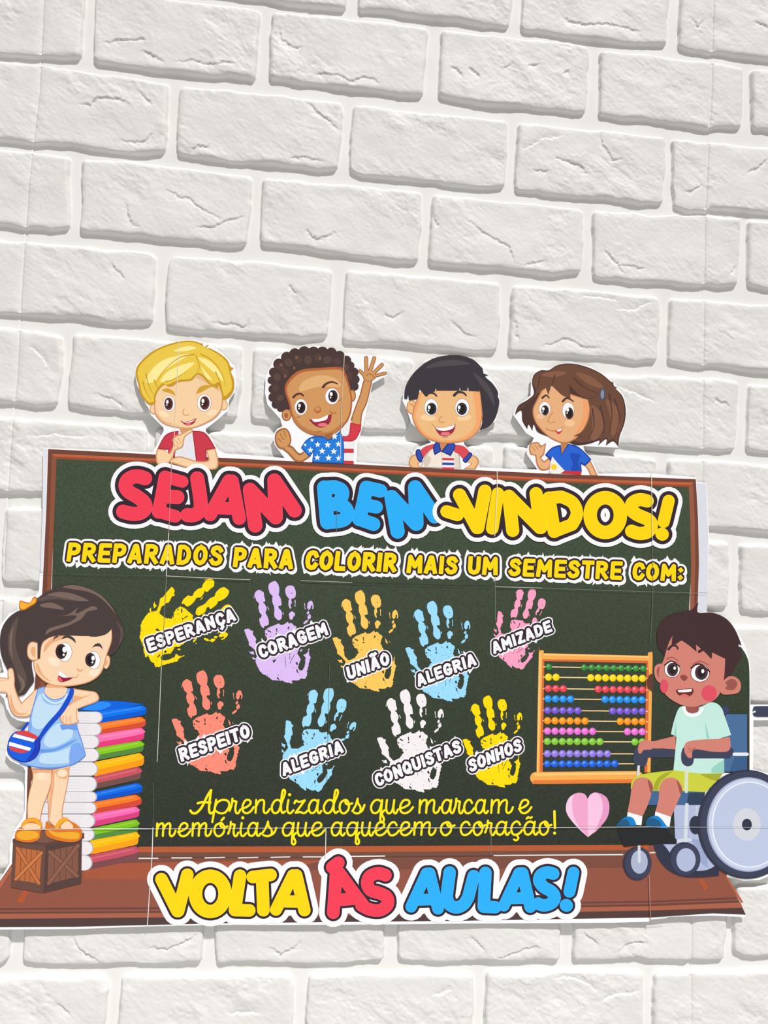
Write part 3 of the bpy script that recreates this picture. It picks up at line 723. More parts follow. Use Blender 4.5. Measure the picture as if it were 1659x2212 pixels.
def cursive(pid, items, base, xh, w, col):
    for i, (ch, x0, x1) in enumerate(items):
        sub = 'letter#%s%d' % (pid, i); kx = (x1 - x0 - 2) / max(p[0] for q in CU[ch] for p in toks(q))
        b0 = base(x0)
        o = []
        for s in CU[ch]:
            t = [(x0 + p[0] * kx, b0 - p[1] / 100 * xh, p[2]) for p in toks(s)]
            o += stroke(cat(t, False, 5), w)
        if ch == 'i': o += IMG.E(x0 + 30 * kx, b0 - 1.38 * xh, 3.4)
        d(pid, sub, col, o)
YEL = (250, 226, 20)
p1 = lambda a, b_: (320 + a * 480 / 1659, 320 + b_ * 480 / 1659); p2 = lambda a, b_: (780 + a * 550 / 1659, 780 + b_ * 550 / 1659)
LABELS['cursive_line#top'] = 'yellow cursive line Aprendizados que marcam e'
LABELS['cursive_line#low'] = 'yellow cursive line memórias que aquecem o coração!'
at(0.0002); T1 = 'cursive_line#top'
ks = Crop(320, 1680, 480 / 1659)
d(T1, 'letter#A', YEL, ks.S("316,245 330,262 360,262 400,220 440,140 470,92* 462,150 455,230 462,262 480,262 500,240", 18) + ks.S("370,190 410,182 465,186", 17))
cursive(T1, [('p', *p1(492, 610)), ('r', *p1(608, 695)), ('e', *p1(698, 795)), ('n', *p1(796, 915)), ('d', *p1(918, 1030)), ('i', *p1(1030, 1092)), ('z', *p1(1092, 1200)), ('a', *p1(1195, 1300)), ('d', *p1(1306, 1425)), ('o', *p1(1425, 1530)), ('s', *p1(1525, 1622)),
 ('q', *p2(60, 158)), ('u', *p2(160, 245)), ('e', *p2(248, 344)), ('m', *p2(374, 520)), ('a', *p2(522, 612)), ('r', *p2(604, 672)), ('c', *p2(668, 742)), ('a', *p2(742, 832)), ('m', *p2(842, 995)), ('e', *p2(1028, 1115))],
 lambda x: 1756.5, 29, 4.6, YEL)
T2 = 'cursive_line#low'
bl2 = lambda x: 1806.5 - (x - 340) * 4.0 / 860
cursive(T2, [('m', *p1(58, 212)), ('e', *p1(224, 324)), ('m', *p1(325, 480)), ('o', *p1(490, 600)), ('r', *p1(598, 680)), ('i', *p1(682, 740)), ('a', *p1(742, 845)), ('s', *p1(848, 965)), ('q', *p1(1000, 1110)), ('u', *p1(1112, 1215)), ('e', *p1(1217, 1325)), ('a', *p1(1365, 1475)), ('q', *p1(1480, 1585)), ('u', *p1(1592, 1690)),
 ('e', *p2(88, 178)), ('c', *p2(172, 252)), ('e', *p2(252, 340)), ('m', *p2(340, 492)), ('o', *p2(515, 615)), ('c', *p2(645, 728)), ('o', *p2(728, 815)), ('r', *p2(808, 880)), ('a', *p2(876, 972)), ('c', *p2(974, 1056)), ('a', *p2(1058, 1158)), ('o', *p2(1158, 1245))],
 bl2, 28.5, 4.6, YEL)
k2 = Crop(780, 1680, 550 / 1659)
d(T2, 'accent_mark#a', YEL, ks.S("548,318* 566,298*", 17))
d(T2, 'accent_mark#b', YEL, k2.S("1078,266 1088,256 1100,262 1112,256", 13))
d(T2, 'accent_mark#c', YEL, k2.S("1012,372 1024,392 1010,408 996,402", 13))
d(T2, 'letter#bang', YEL, k2.S("1259,218* 1262,328*", 16) + k2.E(1260, 360, 10))

# ------------------------------------------------------------------ folded heart
at(0.0002); H = 'paper_heart'; LABELS[H] = 'pink folded paper heart'
d(H, None, (238, 196, 222), cE.P("460,1372* 432,1338 390,1332 338,1362 315,1420 328,1482 390,1560 462,1626* 540,1560 592,1490 603,1420 585,1365 540,1335 495,1332"))
d(H, 'heart_fold#a', (226, 150, 192), cE.P("500,1332* 545,1336 588,1366 604,1420 592,1488 540,1562 500,1600* 545,1500 560,1420 545,1360"))
d(H, 'heart_fold#b', (232, 160, 198), cE.P("460,1372* 445,1345 420,1332 385,1335 362,1360 358,1440 385,1530 462,1626*"))
d(H, 'heart_fold#c', (240, 190, 220), cE.P("460,1372* 478,1342 508,1332 540,1350 557,1410 545,1500 462,1626*"))

# ------------------------------------------------------------------ abacus
at(0.0002); cQ = Crop(1140, 1390, 280 / 1659); AB = 'abacus'; LABELS[AB] = 'orange framed abacus with ten rows of coloured beads'
OR, ORD, ORL = (238, 168, 82), (212, 104, 56), (248, 198, 120)
ROWS = [(298, 322, 270, 1, 722, 9, (58, 140, 58)), (430, 448, 265, 2, 805, 8, (246, 212, 24)), (575, 595, 262, 3, 900, 7, (226, 72, 84)), (708, 722, 258, 4, 988, 6, (38, 142, 236)),
        (855, 868, 255, 5, 1085, 5, (118, 88, 206)), (988, 1000, 252, 6, 1182, 4, (250, 148, 28)), (1120, 1130, 252, 7, 1275, 3, (232, 112, 208)), (1253, 1260, 250, 8, 1370, 2, (128, 196, 56)),
        (1410, 1412, 250, 9, 0, 0, (142, 122, 224)), (1540, 1538, 248, 10, 0, 0, (34, 100, 222))]
d(AB, None, ORD, cQ.G("180,120 212,130 190,1650 145,1650")); d(AB, None, OR, cQ.P("140,140 148,98 178,84 205,100 190,160* 150,1650* 112,1650*"))
d(AB, None, ORL, cQ.G("148,130 168,120 130,1650 118,1650"))
d(AB, None, ORD, cQ.G("1518,240 1556,240 1535,1650 1492,1650")); d(AB, None, OR, cQ.P("1535,145 1570,112 1596,135 1592,400* 1570,1650* 1530,1650* 1552,400*"))
d(AB, None, ORD, cQ.G("188,190 1545,215 1530,252 200,226")); d(AB, None, OR, cQ.P("186,160 195,124* 1560,158* 1548,220* 190,200*")); d(AB, None, ORL, cQ.G("200,132 1552,164 1550,180 198,150"))
d(AB, None, OR, cQ.S("104,1720* 1400,1708*", 152)); d(AB, None, (224, 122, 52), cQ.P("60,1750* 700,1742* 1400,1735* 1400,1785* 700,1792* 104,1798 70,1780")); d(AB, None, ORL, cQ.S("90,1678* 1380,1662*", 26))
for i, (y0, y1, lx, nl, rx, nr, col) in enumerate(ROWS):
    d(AB, 'rod#%d' % i, (238, 206, 150), cQ.S([(200, y0), (1530, y1)], 14, smooth=False))
z0 = Pen.z
for i, (y0, y1, lx, nl, rx, nr, col) in enumerate(ROWS):
    xs_ = [lx + 96 * j for j in range(nl)] + [rx + 94.5 * j for j in range(nr)]
    for j, x in enumerate(xs_):
        at(z0); y = y0 + (y1 - y0) * (x - 200) / 1330; s = 'bead#%d_%d' % (i, j); r = 47 if i else 42
        lt = tuple(int(v + (255 - v) * .32) for v in col); dk = tuple(int(v * .80) for v in col)
        d(AB, s, dk, cQ.E(x, y, r, r + 1)); d(AB, s, col, cQ.E(x - 3, y - 4, r - 6, r - 6)); d(AB, s, lt, cQ.E(x - 10, y - 14, r * .42, r * .34, -30, 16))
        LABELS[AB + '/' + s] = '%s bead' % ('dark green', 'yellow', 'red', 'sky blue', 'violet', 'orange', 'pink', 'light green', 'lavender', 'royal blue')[i]

# ------------------------------------------------------------------ books, crate, girl
at(0.0002)
BK = [((1110, -320), (1560, -390), (1580, -300), (1110, -195), (10, 112, 232), (4, 88, 204)), ((1100, -190), (1545, -265), (1572, -170), (1090, -70), (244, 122, 36), (208, 76, 52)),
 ((1075, -65), (1550, -145), (1556, -30), (1080, 75), (240, 112, 172), (222, 58, 120)), ((1075, 80), (1540, -5), (1548, 100), (1060, 210), (128, 196, 24), (82, 132, 62)),
 ((1060, 230), (1530, 130), (1552, 250), (1050, 380), (252, 182, 8), (246, 150, 20)), ((1050, 385), (1520, 280), (1520, 400), (1060, 520), (196, 78, 92), (110, 76, 72)),
 ((1050, 560), (1510, 455), (1535, 545), (1055, 655), (10, 104, 226), (6, 82, 198)), ((1045, 665), (1490, 580), (1526, 680), (1040, 790), (244, 118, 30), (206, 70, 52)),
 ((1030, 795), (1490, 710), (1502, 812), (1040, 930), (238, 104, 172), (208, 62, 124)), ((1025, 950), (1492, 850), (1492, 970), (1030, 1075), (122, 190, 22), (84, 136, 62)),
 ((1010, 1085), (1492, 985), (1492, 1110), (1015, 1230), (252, 184, 8), (246, 156, 20)), ((1000, 1245), (1490, 1140), (1490, 1270), (1000, 1390), (194, 76, 96), (120, 72, 76))]
YC = [-255, -125, 10, 155, 305, 470, 610, 730, 870, 1015, 1165, 1325]; HT = [122, 128, 138, 138, 144, 162, 108, 118, 142, 142, 146, 165]
BN = 'blue orange pink green yellow crimson blue orange pink green yellow crimson'.split()
for i in range(11, -1, -1):
    tl, tr, br_, bl_, c1, c2 = BK[i]; br_ = (br_[0], br_[1] + 18); b = 'book#%d' % i
    LABELS[b] = '%s book, %s in the stack' % (BN[i], ('topmost', 'second from top', 'third from top', 'fourth from top', 'fifth from top', 'sixth from top', 'sixth from bottom', 'fifth from bottom', 'fourth from bottom', 'third from bottom', 'second from bottom', 'lowest')[i])
    xl = 420 if 3 < i < 10 else 860 if i > 9 else 760
    mid = lambda a, q, t: (a[0] + (q[0] - a[0]) * t, a[1] + (q[1] - a[1]) * t)
    if i == 0:
        d(b, None, (6, 96, 214), cD.P("840,-335* 1060,-435* 1300,-430 1562,-398* 1112,-318*")); d(b, None, (40, 136, 244), cD.P("900,-345 1060,-420 1180,-415 1200,-380 1080,-335"))
    j = 30
    d(b, None, c2, cD.P('%g,%g* %g,%g* %g,%g %g,%g %g,%g %g,%g* %g,%g* %g,%g*' % (tl[0] - j, tl[1], tr[0] - 40, tr[1] + 6, tr[0], tr[1] + 8, max(tr[0], br_[0]) + 12, (tr[1] + br_[1]) / 2, br_[0] + 2, br_[1] - 10, br_[0] - 40, br_[1] + 8, *bl_, bl_[0] - j, bl_[1])))
    ml, mr_ = mid(tl, bl_, .6), mid(tr, br_, .55)
    d(b, None, c1, cD.P('%g,%g* %g,%g* %g,%g %g,%g %g,%g*' % (tl[0] - j, tl[1], tr[0] - 40, tr[1] + 8, tr[0] - 6, tr[1] + 16, mr_[0] - 12, mr_[1] - 2, ml[0] - j, ml[1])))
    lt = tuple(min(255, int(v + (255 - v) * .16)) for v in c1)
    q0, q1 = mid(tl, bl_, .22), mid(tr, br_, .2)
    d(b, None, lt, cD.S([q0, (q1[0] - 40, q1[1] + 8)], 16, smooth=False))
    r = HT[i] / 2
    d(b, 'page_block', (176, 172, 178), cD.S([(xl, YC[i]), (tl[0] - 4 - r + 8, YC[i])], HT[i] + 6, smooth=False)); d(b, 'page_block', (228, 224, 228), cD.S([(xl, YC[i]), (tl[0] - 4 - r, YC[i])], HT[i] - 4, smooth=False))
    for q in range(4):
        yy = YC[i] - r + (q + 1) * HT[i] / 5
        d(b, 'page_block', (200, 196, 202), cD.S([(xl, yy), (tl[0] - r * 2 - 20 * (q % 2), yy)], 3, smooth=False))
at(0.0007); CR = 'wooden_crate'; LABELS[CR] = 'brown wooden crate the girl stands on'
d(CR, None, (104, 72, 62), cD.G("145,1095 500,1130 470,1648 120,1586")); d(CR, None, (84, 62, 58), cD.G("500,1130 892,1062 885,1545 470,1648"))
d(CR, None, (96, 66, 58), cD.G("140,1068 450,955 916,1000 916,1058 500,1135 142,1108")); d(CR, None, (118, 82, 70), cD.G("150,1064 450,958 908,1002 498,1108"))
d(CR, 'side_panel#a', (182, 104, 58), cD.G("178,1155 458,1195 430,1550 165,1505"))
for t in (.2, .4, .6, .8):
    d(CR, 'side_panel#a', (120, 74, 52), cD.S([(178 + 280 * t, 1158 + 38 * t), (165 + 266 * t, 1505 + 45 * t)], 7, smooth=False))
d(CR, 'side_panel#a', (112, 74, 58), cD.S("190,1165 425,1545", 46, smooth=False)); d(CR, 'side_panel#a', (196, 112, 62), cD.S("190,1165 425,1545", 32, smooth=False))
d(CR, 'side_panel#a', (112, 74, 58), cD.S("452,1215 175,1500", 46, smooth=False)); d(CR, 'side_panel#a', (202, 118, 66), cD.S("452,1215 175,1500", 32, smooth=False))
d(CR, 'side_panel#b', (128, 84, 68), cD.G("530,1195 855,1125 850,1470 520,1555"))
for t in (.2, .4, .6, .8):
    d(CR, 'side_panel#b', (92, 64, 56), cD.S([(530 + 325 * t, 1195 - 70 * t), (520 + 330 * t, 1555 - 85 * t)], 7, smooth=False))
for a, b_ in (("545,1205", "840,1465"), ("850,1135", "530,1545")):
    d(CR, 'side_panel#b', (92, 64, 56), cD.S(a + ' ' + b_, 50, smooth=False)); d(CR, 'side_panel#b', (138, 92, 74), cD.S(a + ' ' + b_, 36, smooth=False))

at(0.00085); G = 'girl'; LABELS[G] = 'brown ponytailed girl in light blue dress'
SK, SKS, SKD = (240, 206, 172), (228, 168, 124), (206, 138, 96)
HD, HM, HL = (72, 60, 59), (92, 77, 72), (118, 99, 90)
d(G, 'hair', HD, cC.P("250,395 150,430 60,520 10,640 5,800 30,920 80,1030 130,1120 100,1250 62,1332* 130,1320 200,1325 270,1305 320,1240 372,1165 365,1090 350,1000 360,900 430,820 520,700 480,420"))
d(G, 'hair', HM, cC.P("200,460 130,560 90,700 100,860 150,980 190,1090 230,1230 280,1200 290,1100 240,980 190,850 170,700 190,560"))
d(G, 'hair', HL, cC.P("150,560 110,680 110,820 140,920 130,800 140,660")); d(G, 'hair', HL, cC.P("190,1090 260,1150 270,1230 210,1290 240,1200"))
d(G, 'hair', HD, cC.P("250,395 400,270 500,200 650,135 800,118 950,150 1100,230 1220,350 1290,470 1345,580 1352,680 1310,770 1250,850 1190,885* 1140,900 800,900 440,925* 380,800 300,600"))
d(G, 'hair', HL, cC.P("680,140 800,120 950,152 1100,230 1210,350 1260,440* 1180,340 1080,250 950,190 800,165"))
d(G, 'hair', HM, cC.P("400,280 560,215 740,215 900,250 972,296* 800,290 600,270 470,290")); d(G, 'hair', HL, cC.P("520,225 640,195 780,210 900,255 970,297* 820,285 660,250"))
d(G, 'hair', HL, cC.P("440,330 560,310 680,360 692,390* 560,370 470,360")); d(G, 'hair', HM, cC.P("330,430* 345,520* 370,455* 400,530* 420,420 600,500 760,420 860,345* 840,400 1050,340 1150,360 1200,450 1180,560 1060,630 1150,520 1120,400 1000,420 950,470 700,560 560,600 500,560 430,470"))
d(G, 'hair', HL, cC.P("600,460 740,440 850,360* 830,430 1000,350 1060,380 950,410 880,490 740,560 560,620 500,660 540,590 760,520 830,450"))
d(G, 'hair', HD, cC.P("960,410 950,480 860,560 720,610 560,640 500,690 640,660 800,620 930,540")); d(G, 'hair', HM, cC.P("1260,510 1330,590 1335,690 1290,770 1310,680 1300,590"))
d(G, None, SKD, cC.P("410,745* 350,732 308,768 296,840 308,902 350,938 412,935*")); d(G, None, SK, cC.P("410,752* 352,742 316,774 305,840 316,898 352,928 410,925*")); d(G, None, SKS, cC.P("385,800 352,795 335,830 350,880 385,900"))
d(G, None, SKD, cC.E(1163, 956, 35, 76, 10)); d(G, None, SK, cC.E(1161, 956, 29, 69, 10)); d(G, None, SKS, cC.E(1155, 965, 14, 36, 15))
d(G, None, SKD, cC.P("385,935* 366,960 388,1062 456,1146 560,1204 680,1222 820,1212 962,1178 1066,1116 1122,1034 1164,880 1218,720 1213,588*  1100,660 940,672 760,667 600,672 510,705 455,765 436,915*"))
d(G, None, SK, cC.P("392,940* 376,962 396,1058 462,1136 562,1192 680,1210 820,1200 958,1166 1058,1106 1112,1028 1154,880 1208,720 1211,595* 1100,664 940,675 760,670 600,678 514,710 460,770 442,918*"))
d(G, None, SKS, cC.P("400,960 402,1040 470,1120 560,1170 470,1090 430,1000")); d(G, None, SKS, cC.P("600,680 700,672 760,680 640,720 560,760 480,850 500,760"))
d(G, None, (248, 222, 196), cC.E(590, 950, 70, 45, 30)); d(G, None, (248, 222, 196), cC.E(1030, 1065, 60, 40, -25))
d(G, 'hair', HD, cC.P("970,677* 1070,620 1200,560* 1214,600* 1150,655 1050,680")); d(G, 'hair', HD, cC.P("580,735* 590,690 615,668* 640,680 600,700"))
d(G, 'eyebrow#a', HD, cC.P("668,708* 700,672 760,668 812,703 828,754* 788,716 735,692")); d(G, 'eyebrow#b', HD, cC.P("1000,802* 1040,758 1092,757 1124,822* 1085,788 1040,785"))
EY = (58, 42, 44)
def eye(part, tag, cr, wx, wy, wr, wq, ix, iy, ir, iq, hx, hy, hr, iris=EY, rim=(176, 140, 120), hl2=True):
    s = 'eye#%s%s' % (part, tag)
    d(part, s, rim, cr.E(wx, wy, wr + ir * .09, wq + ir * .09)); d(part, s, (240, 240, 242), cr.E(wx, wy, wr, wq)); d(part, s, iris, cr.E(ix, iy, ir, iq))
    d(part, s, tuple(max(0, int(v * .6)) for v in iris), cr.E(ix, iy, ir * .62, iq * .66)); d(part, s, (250, 250, 250), cr.E(hx, hy, hr, hr * 1.4))
    if hl2: d(part, s, (250, 250, 250), cr.E(hx - hr * .4, hy + hr * 2.4, hr * .5, hr * .6))
eye(G, 'a', cC, 708, 846, 74, 100, 668, 840, 62, 82, 704, 820, 23)
eye(G, 'b', cC, 1020, 935, 68, 93, 985, 930, 57, 75, 1014, 912, 19)
d(G, None, SKS, cC.P("832,1018* 850,1052 890,1058 918,1020* 885,1040")); d(G, None, SKD, cC.S("800,1122 840,1115 855,1085", 6))
d(G, 'mouth', (140, 32, 56), cC.P("652,1050* 640,1100 630,1140 655,1170 710,1166 765,1145 800,1120* 745,1120 690,1090")); d(G, 'mouth', (242, 242, 244), cC.P("652,1050* 640,1092 690,1122 745,1122* 690,1085")); d(G, 'mouth', (226, 96, 96), cC.P("640,1118 660,1122 682,1160 655,1168 634,1142"))
d(G, None, SKD, cC.P("512,1196* 560,1196 680,1216 735,1235* 706,1318 610,1358 520,1326 484,1260")); d(G, None, SKS, cC.P("520,1196* 560,1200 680,1222 730,1238* 700,1310 610,1348 524,1318 492,1260")); d(G, None, SK, cC.P("510,1250 600,1290 720,1260 698,1308 610,1344 526,1314"))
AR = "412,1245 330,1310 240,1398* 192,1300 165,1210 165,1140 150,1040 120,1017 90,1040 88,1100 96,1132* 0,1122 -60,1130* -60,1275* 60,1285 80,1312 110,1450 160,1530 240,1552 340,1530 400,1400"
d(G, None, SKD, cC.P(AR)); d(G, None, SK, cC.P("408,1256 332,1322 236,1414* 182,1306 156,1210 156,1140 142,1046 120,1026 98,1044 96,1100 104,1140* 0,1130 -60,1138* -60,1268* 62,1278 90,1306 118,1446 166,1522 240,1540 330,1520 390,1400"))
d(G, None, SKS, cC.P("120,1300 150,1420 200,1500 300,1510 220,1530 150,1500 118,1420")); d(G, None, SKS, cC.S("0,1160 60,1150 100,1145", 7))
for s_, x in (("345,305* 572,312* 566,450 522,590 472,720 442,862* 300,850* 300,700 320,560 352,440 358,370", 0), ("570,312* 762,272* 746,420 712,600 682,760 692,860 720,950* 600,930 530,860* 525,700 520,600 560,460", 1)):
    d(G, None, SKD, cD.P(s_)); d(G, None, SK, cD.P(("354,310* 560,316* 555,450 512,590 462,720 432,862* 308,850* 308,700 328,560 361,440 367,370", "580,316* 752,278* 738,420 704,600 673,760 682,860 716,945* 604,925 538,860* 533,700 530,600 568,460")[x]))
d(G, None, SKS, cD.P("360,310* 560,315* 550,345 450,340 370,355")); d(G, None, SKS, cD.P("580,320* 750,285* 735,400 690,410 640,395 600,350 590,500 570,640 545,850 535,700 545,560")); d(G, None, (246, 220, 190), cD.E(460, 385, 65, 38)); d(G, None, (246, 220, 190), cD.E(680, 350, 55, 40))
d(G, None, SK, cC.P("430,1230* 820,1240* 850,1600 760,2090* 345,2110* 320,1700 380,1400"))
DR, DRL, DRD = (146, 186, 232), (188, 216, 238), (84, 132, 218)
DRESS = "412,1245* 490,1218 490,1290 560,1350 640,1350 710,1310 738,1238* 800,1240* 795,1330 822,1480 842,1650 890,1800 936,1965* 850,2040 720,2092 550,2112 380,2098 210,2050* 310,1900 308,1700 330,1550 370,1400"
d(G, 'dress', DRD, cC.P(DRESS)); d(G, 'dress', DR, cC.P("420,1250* 484,1230 486,1295 556,1358 645,1358 716,1316 745,1245* 794,1246* 788,1330 812,1480 832,1650 880,1800 926,1962* 845,2030 720,2078 550,2098 380,2084 240,2046* 318,1900 318,1700 340,1550 380,1400"))
d(G, 'dress', DRL, cC.P("440,1300 480,1380 560,1420 660,1410 700,1350 640,1500 560,1600 440,1680 360,1650 350,1560 380,1420")); d(G, 'dress', DRL, cC.P("660,1620 780,1660 790,1760 700,1830 560,1880 480,1830 520,1720 600,1640"))
d(G, 'dress', (104, 152, 226), cC.P("430,1900 600,1890 780,1810 840,1790 760,1850 600,1920 440,1940")); d(G, 'dress', DRL, cC.P("460,1950 620,1930 780,1870 860,1850 880,1960 760,2040 600,2060 440,2040"))
d(G, 'dress', (122, 164, 232), cC.P("770,1880 860,1830 920,1960 850,2020 760,2060")); d(G, 'dress', (104, 150, 226), cC.P("660,1630 760,1640 830,1600 838,1690 740,1680 680,1690"))
d(G, 'dress', (216, 232, 244), cC.S("470,1300 500,1350 590,1400 690,1370 730,1300", 16)); d(G, 'dress', (122, 164, 232), cC.P("330,1560 350,1650 330,1760 400,1860 430,1960 320,1900 314,1700"))
d(G, None, SKD, cC.P("800,1240* 950,1262 1042,1278 1082,1340 1052,1388 930,1434 842,1468* 838,1560 858,1600 800,1630 700,1634 652,1562 676,1500 738,1418 860,1350* 800,1340*"))
d(G, None, SK, cC.P("806,1250* 950,1272 1038,1288 1070,1340 1044,1378 926,1424 834,1460* 830,1560 846,1596 798,1618 704,1622 664,1560 688,1504 746,1426 880,1345* 806,1330*")); d(G, None, SKS, cC.P("810,1320 900,1330 1000,1300 900,1350 800,1400 740,1440 800,1370"))
for q in ("690,1540 690,1610", "725,1545 725,1618", "765,1545 765,1618"): d(G, None, SKD, cC.S(q, 6, smooth=False))
BGB = (26, 74, 196)
d(G, 'shoulder_bag', BGB, cC.P("765,1240* 804,1240* 800,1310 705,1485 565,1645 472,1765 430,1850* 405,1790* 500,1640 640,1480 735,1330")); d(G, 'shoulder_bag', BGB, cC.S("306,1615* 236,1705*", 26))
d(G, 'shoulder_bag', (24, 46, 150), cC.P("160,1718 230,1702 330,1718 422,1768 444,1830 432,1922 382,2002 280,2044 168,2014 98,1952 82,1880 108,1780")); d(G, 'shoulder_bag', (22, 92, 220), cC.P("165,1726 230,1712 330,1726 412,1774 432,1830 420,1918 376,1990 280,2030 172,2002 106,1946 92,1880 116,1784"))
d(G, 'shoulder_bag', (34, 58, 178), cC.P("340,1740 415,1780 432,1840 420,1918 370,1990 290,2025 350,1940 380,1850"))
d(G, 'shoulder_bag', (216, 66, 62), cC.P("175,1726 230,1704 310,1706 420,1764* 395,1792* 280,1755")); d(G, 'shoulder_bag', (242, 242, 244), cC.G("162,1730 390,1792 368,1822 138,1764")); d(G, 'shoulder_bag', (242, 242, 244), cC.G("108,1818 344,1886 326,1918 98,1858")); d(G, 'shoulder_bag', (216, 66, 62), cC.P("96,1866* 322,1922* 240,1942 130,1912"))
OY, OYD = (234, 166, 46), (214, 116, 36)
for tg, o1, o2, o3, o4 in (('a', "168,1060 180,980 240,920 285,850 380,833 452,880 462,940 440,1000 432,1060 350,1098 240,1092", "245,942 280,902 360,890 442,922 430,952 330,962", "185,1010 260,970 400,985 420,1040 330,1070 220,1065", 0), ('b', "500,885* 520,868* 560,910 600,925 640,870 700,833 770,870 840,910 892,970 888,1050 830,1092 700,1092 560,1056 500,1005", "660,936 700,882 750,872 798,922 780,952 700,956", "530,960 620,990 780,985 860,1000 850,1060 720,1060 580,1020", 0)):
    s = 'shoe#' + tg
    d(G, s, OYD, cD.P(o1)); d(G, s, OY, cD.P(o3)); d(G, s, OYD, cD.P(o2)); d(G, s, SK, cD.P(o2.replace('936', '930')))
d(G, 'shoe#a', OY, cD.S("255,905 300,865 380,858 445,905", 40)); d(G, 'shoe#b', OY, cD.S("620,935 650,885 690,855 725,855", 42))
d(G, 'hair_bow', (196, 112, 30), cC.P("212,330 225,288 290,308 335,305 368,250 402,258 395,312 340,352 262,394 218,374")); d(G, 'hair_bow', (244, 172, 52), cC.P("222,332 232,300 285,318 330,318 372,264 392,270 384,308 330,340 262,380 228,366"))

# ------------------------------------------------------------------ four children along the top edge
def mouth(part, cr, lip, teeth, tongue=None, col=(150, 42, 62)):
    d(part, 'mouth', col, cr.P(lip)); d(part, 'mouth', (244, 244, 244), cr.P(teeth))
    if tongue: d(part, 'mouth', (226, 116, 126), cr.E(*tongue))
at(0.0002); B = 'boy#blond'; LABELS[B] = 'blond boy in red and white shirt'
S1, S1d = (240, 204, 160), (208, 150, 104)
d(B, 'shirt', (226, 224, 230), cA.P("330,602* 345,590 410,598 422,620* 442,800* 305,800*"))
d(B, 'shirt', (160, 42, 58), cA.P("200,714* 240,640 280,612 332,602* 322,680 300,795* 255,800* 268,720*")); d(B, 'shirt', (200, 58, 74), cA.P("208,708* 246,644 284,618 326,608* 314,680 294,785* 262,790* 274,715*"))
d(B, 'shirt', (160, 42, 58), cA.P("416,602* 480,608 518,640 562,714* 502,724* 508,798* 440,798*")); d(B, 'shirt', (200, 58, 74), cA.P("422,608* 478,614 512,644 552,708* 496,716* 500,790* 446,790*"))
d(B, None, S1d, cA.P("340,575* 415,575* 412,612 380,620 344,612"))
d(B, None, S1d, cA.E(178, 468, 25, 32)); d(B, None, S1, cA.E(178, 468, 20, 27)); d(B, None, S1d, cA.E(610, 442, 25, 33)); d(B, None, S1, cA.E(610, 442, 20, 28))
d(B, None, S1d, cA.P("186,330* 180,470 200,524 248,565 330,586 400,590 462,575 545,534 592,484 606,420 604,330* 440,250 300,280")); d(B, None, S1, cA.P("192,330* 188,470 208,518 252,558 330,578 400,582 460,567 538,526 584,478 598,420 598,330* 440,250 300,280"))
d(B, None, (228, 182, 134), cA.P("200,350 250,320 340,305 430,275 520,320 590,360 590,300 440,240 250,290")); d(B, None, (228, 182, 134), cA.P("196,460 212,512 260,548 340,570 260,560 210,524"))
d(B, None, (246, 218, 182), cA.E(240, 500, 34, 16, 20)); d(B, None, (246, 218, 182), cA.E(540, 490, 34, 16, -20))
eye(B, 'a', cA, 272, 435, 36, 48, 270, 436, 27, 39, 262, 424, 8, (96, 52, 48)); eye(B, 'b', cA, 490, 430, 42, 52, 493, 431, 30, 42, 482, 418, 9, (96, 52, 48))
d(B, 'hair', (206, 158, 48), cA.P("228,352 262,340 300,360 312,386* 284,372 250,362")); d(B, 'hair', (206, 158, 48), cA.P("438,374* 458,336 500,320 548,326* 510,342 472,364"))
d(B, None, S1d, cA.S("366,466 357,488 368,505 394,504", 5)); mouth(B, cA, "340,538* 380,546 442,524* 428,554 400,568 370,564", "350,542* 385,548 434,532* 414,548 372,552", (392, 560, 16, 6), (178, 36, 50))
HB, HBd, HBl = (230, 196, 72), (196, 148, 34), (246, 230, 150)
d(B, 'hair', HBd, cA.P("66,235 85,190 140,135 200,95 280,65 350,49 420,47 468,62 478,58* 486,88* 518,68* 506,92 530,95 592,130 634,168 652,206 674,215* 660,226 656,242 674,290 672,352 642,397 606,416* 592,352 578,320* 570,342* 520,312 470,262 440,258 412,292 330,302 300,325 268,330 240,318 200,366 188,402* 186,432 150,442 120,412 94,372 84,320 70,270"))
d(B, 'hair', HB, cA.P("78,240 96,195 150,142 210,102 285,74 350,58 420,56 470,74 530,104 585,138 625,175 640,215 648,250 660,295 658,345 630,380 612,390* 600,345 580,300 540,315 480,255 440,248 405,280 330,290 262,318 230,310 196,350 178,395 178,420 150,428 128,405 104,368 94,320 82,270"))
for q in ("130,300 160,230 230,170 320,140 400,130 320,180 230,240 180,300", "220,300 260,240 340,200 430,180 380,230 310,280", "450,150 520,170 580,230 610,300 560,250 500,200", "470,200 500,240 540,290 500,270", "300,110 380,80 440,90 380,110"): d(B, 'hair', HBl, cA.P(q))
for q in ("110,300 130,360 165,415", "130,250 150,330 185,390", "180,290 210,350", "440,140 460,200 445,255", "430,130 340,150 250,220 190,310", "470,130 540,170 600,250 620,330", "560,240 590,310 600,360", "250,300 300,285 380,235"): d(B, 'hair', HBd, cA.S(q, 7, 2))
d(B, None, S1d, cA.P("198,714* 250,720* 272,745* 300,690 292,660 312,634 350,618 402,590 418,604 376,636 366,662 356,704 312,728 285,790 240,815 200,808 190,760")); d(B, None, S1, cA.P("206,718* 250,726* 278,750* 308,694 300,662 318,640 354,626 402,598 410,606 370,632 358,660 348,700 306,720 277,784 238,806 206,800 198,760"))
for q in ("312,660 330,690", "330,648 345,680", "300,690 330,705"): d(B, None, S1d, cA.S(q, 4))
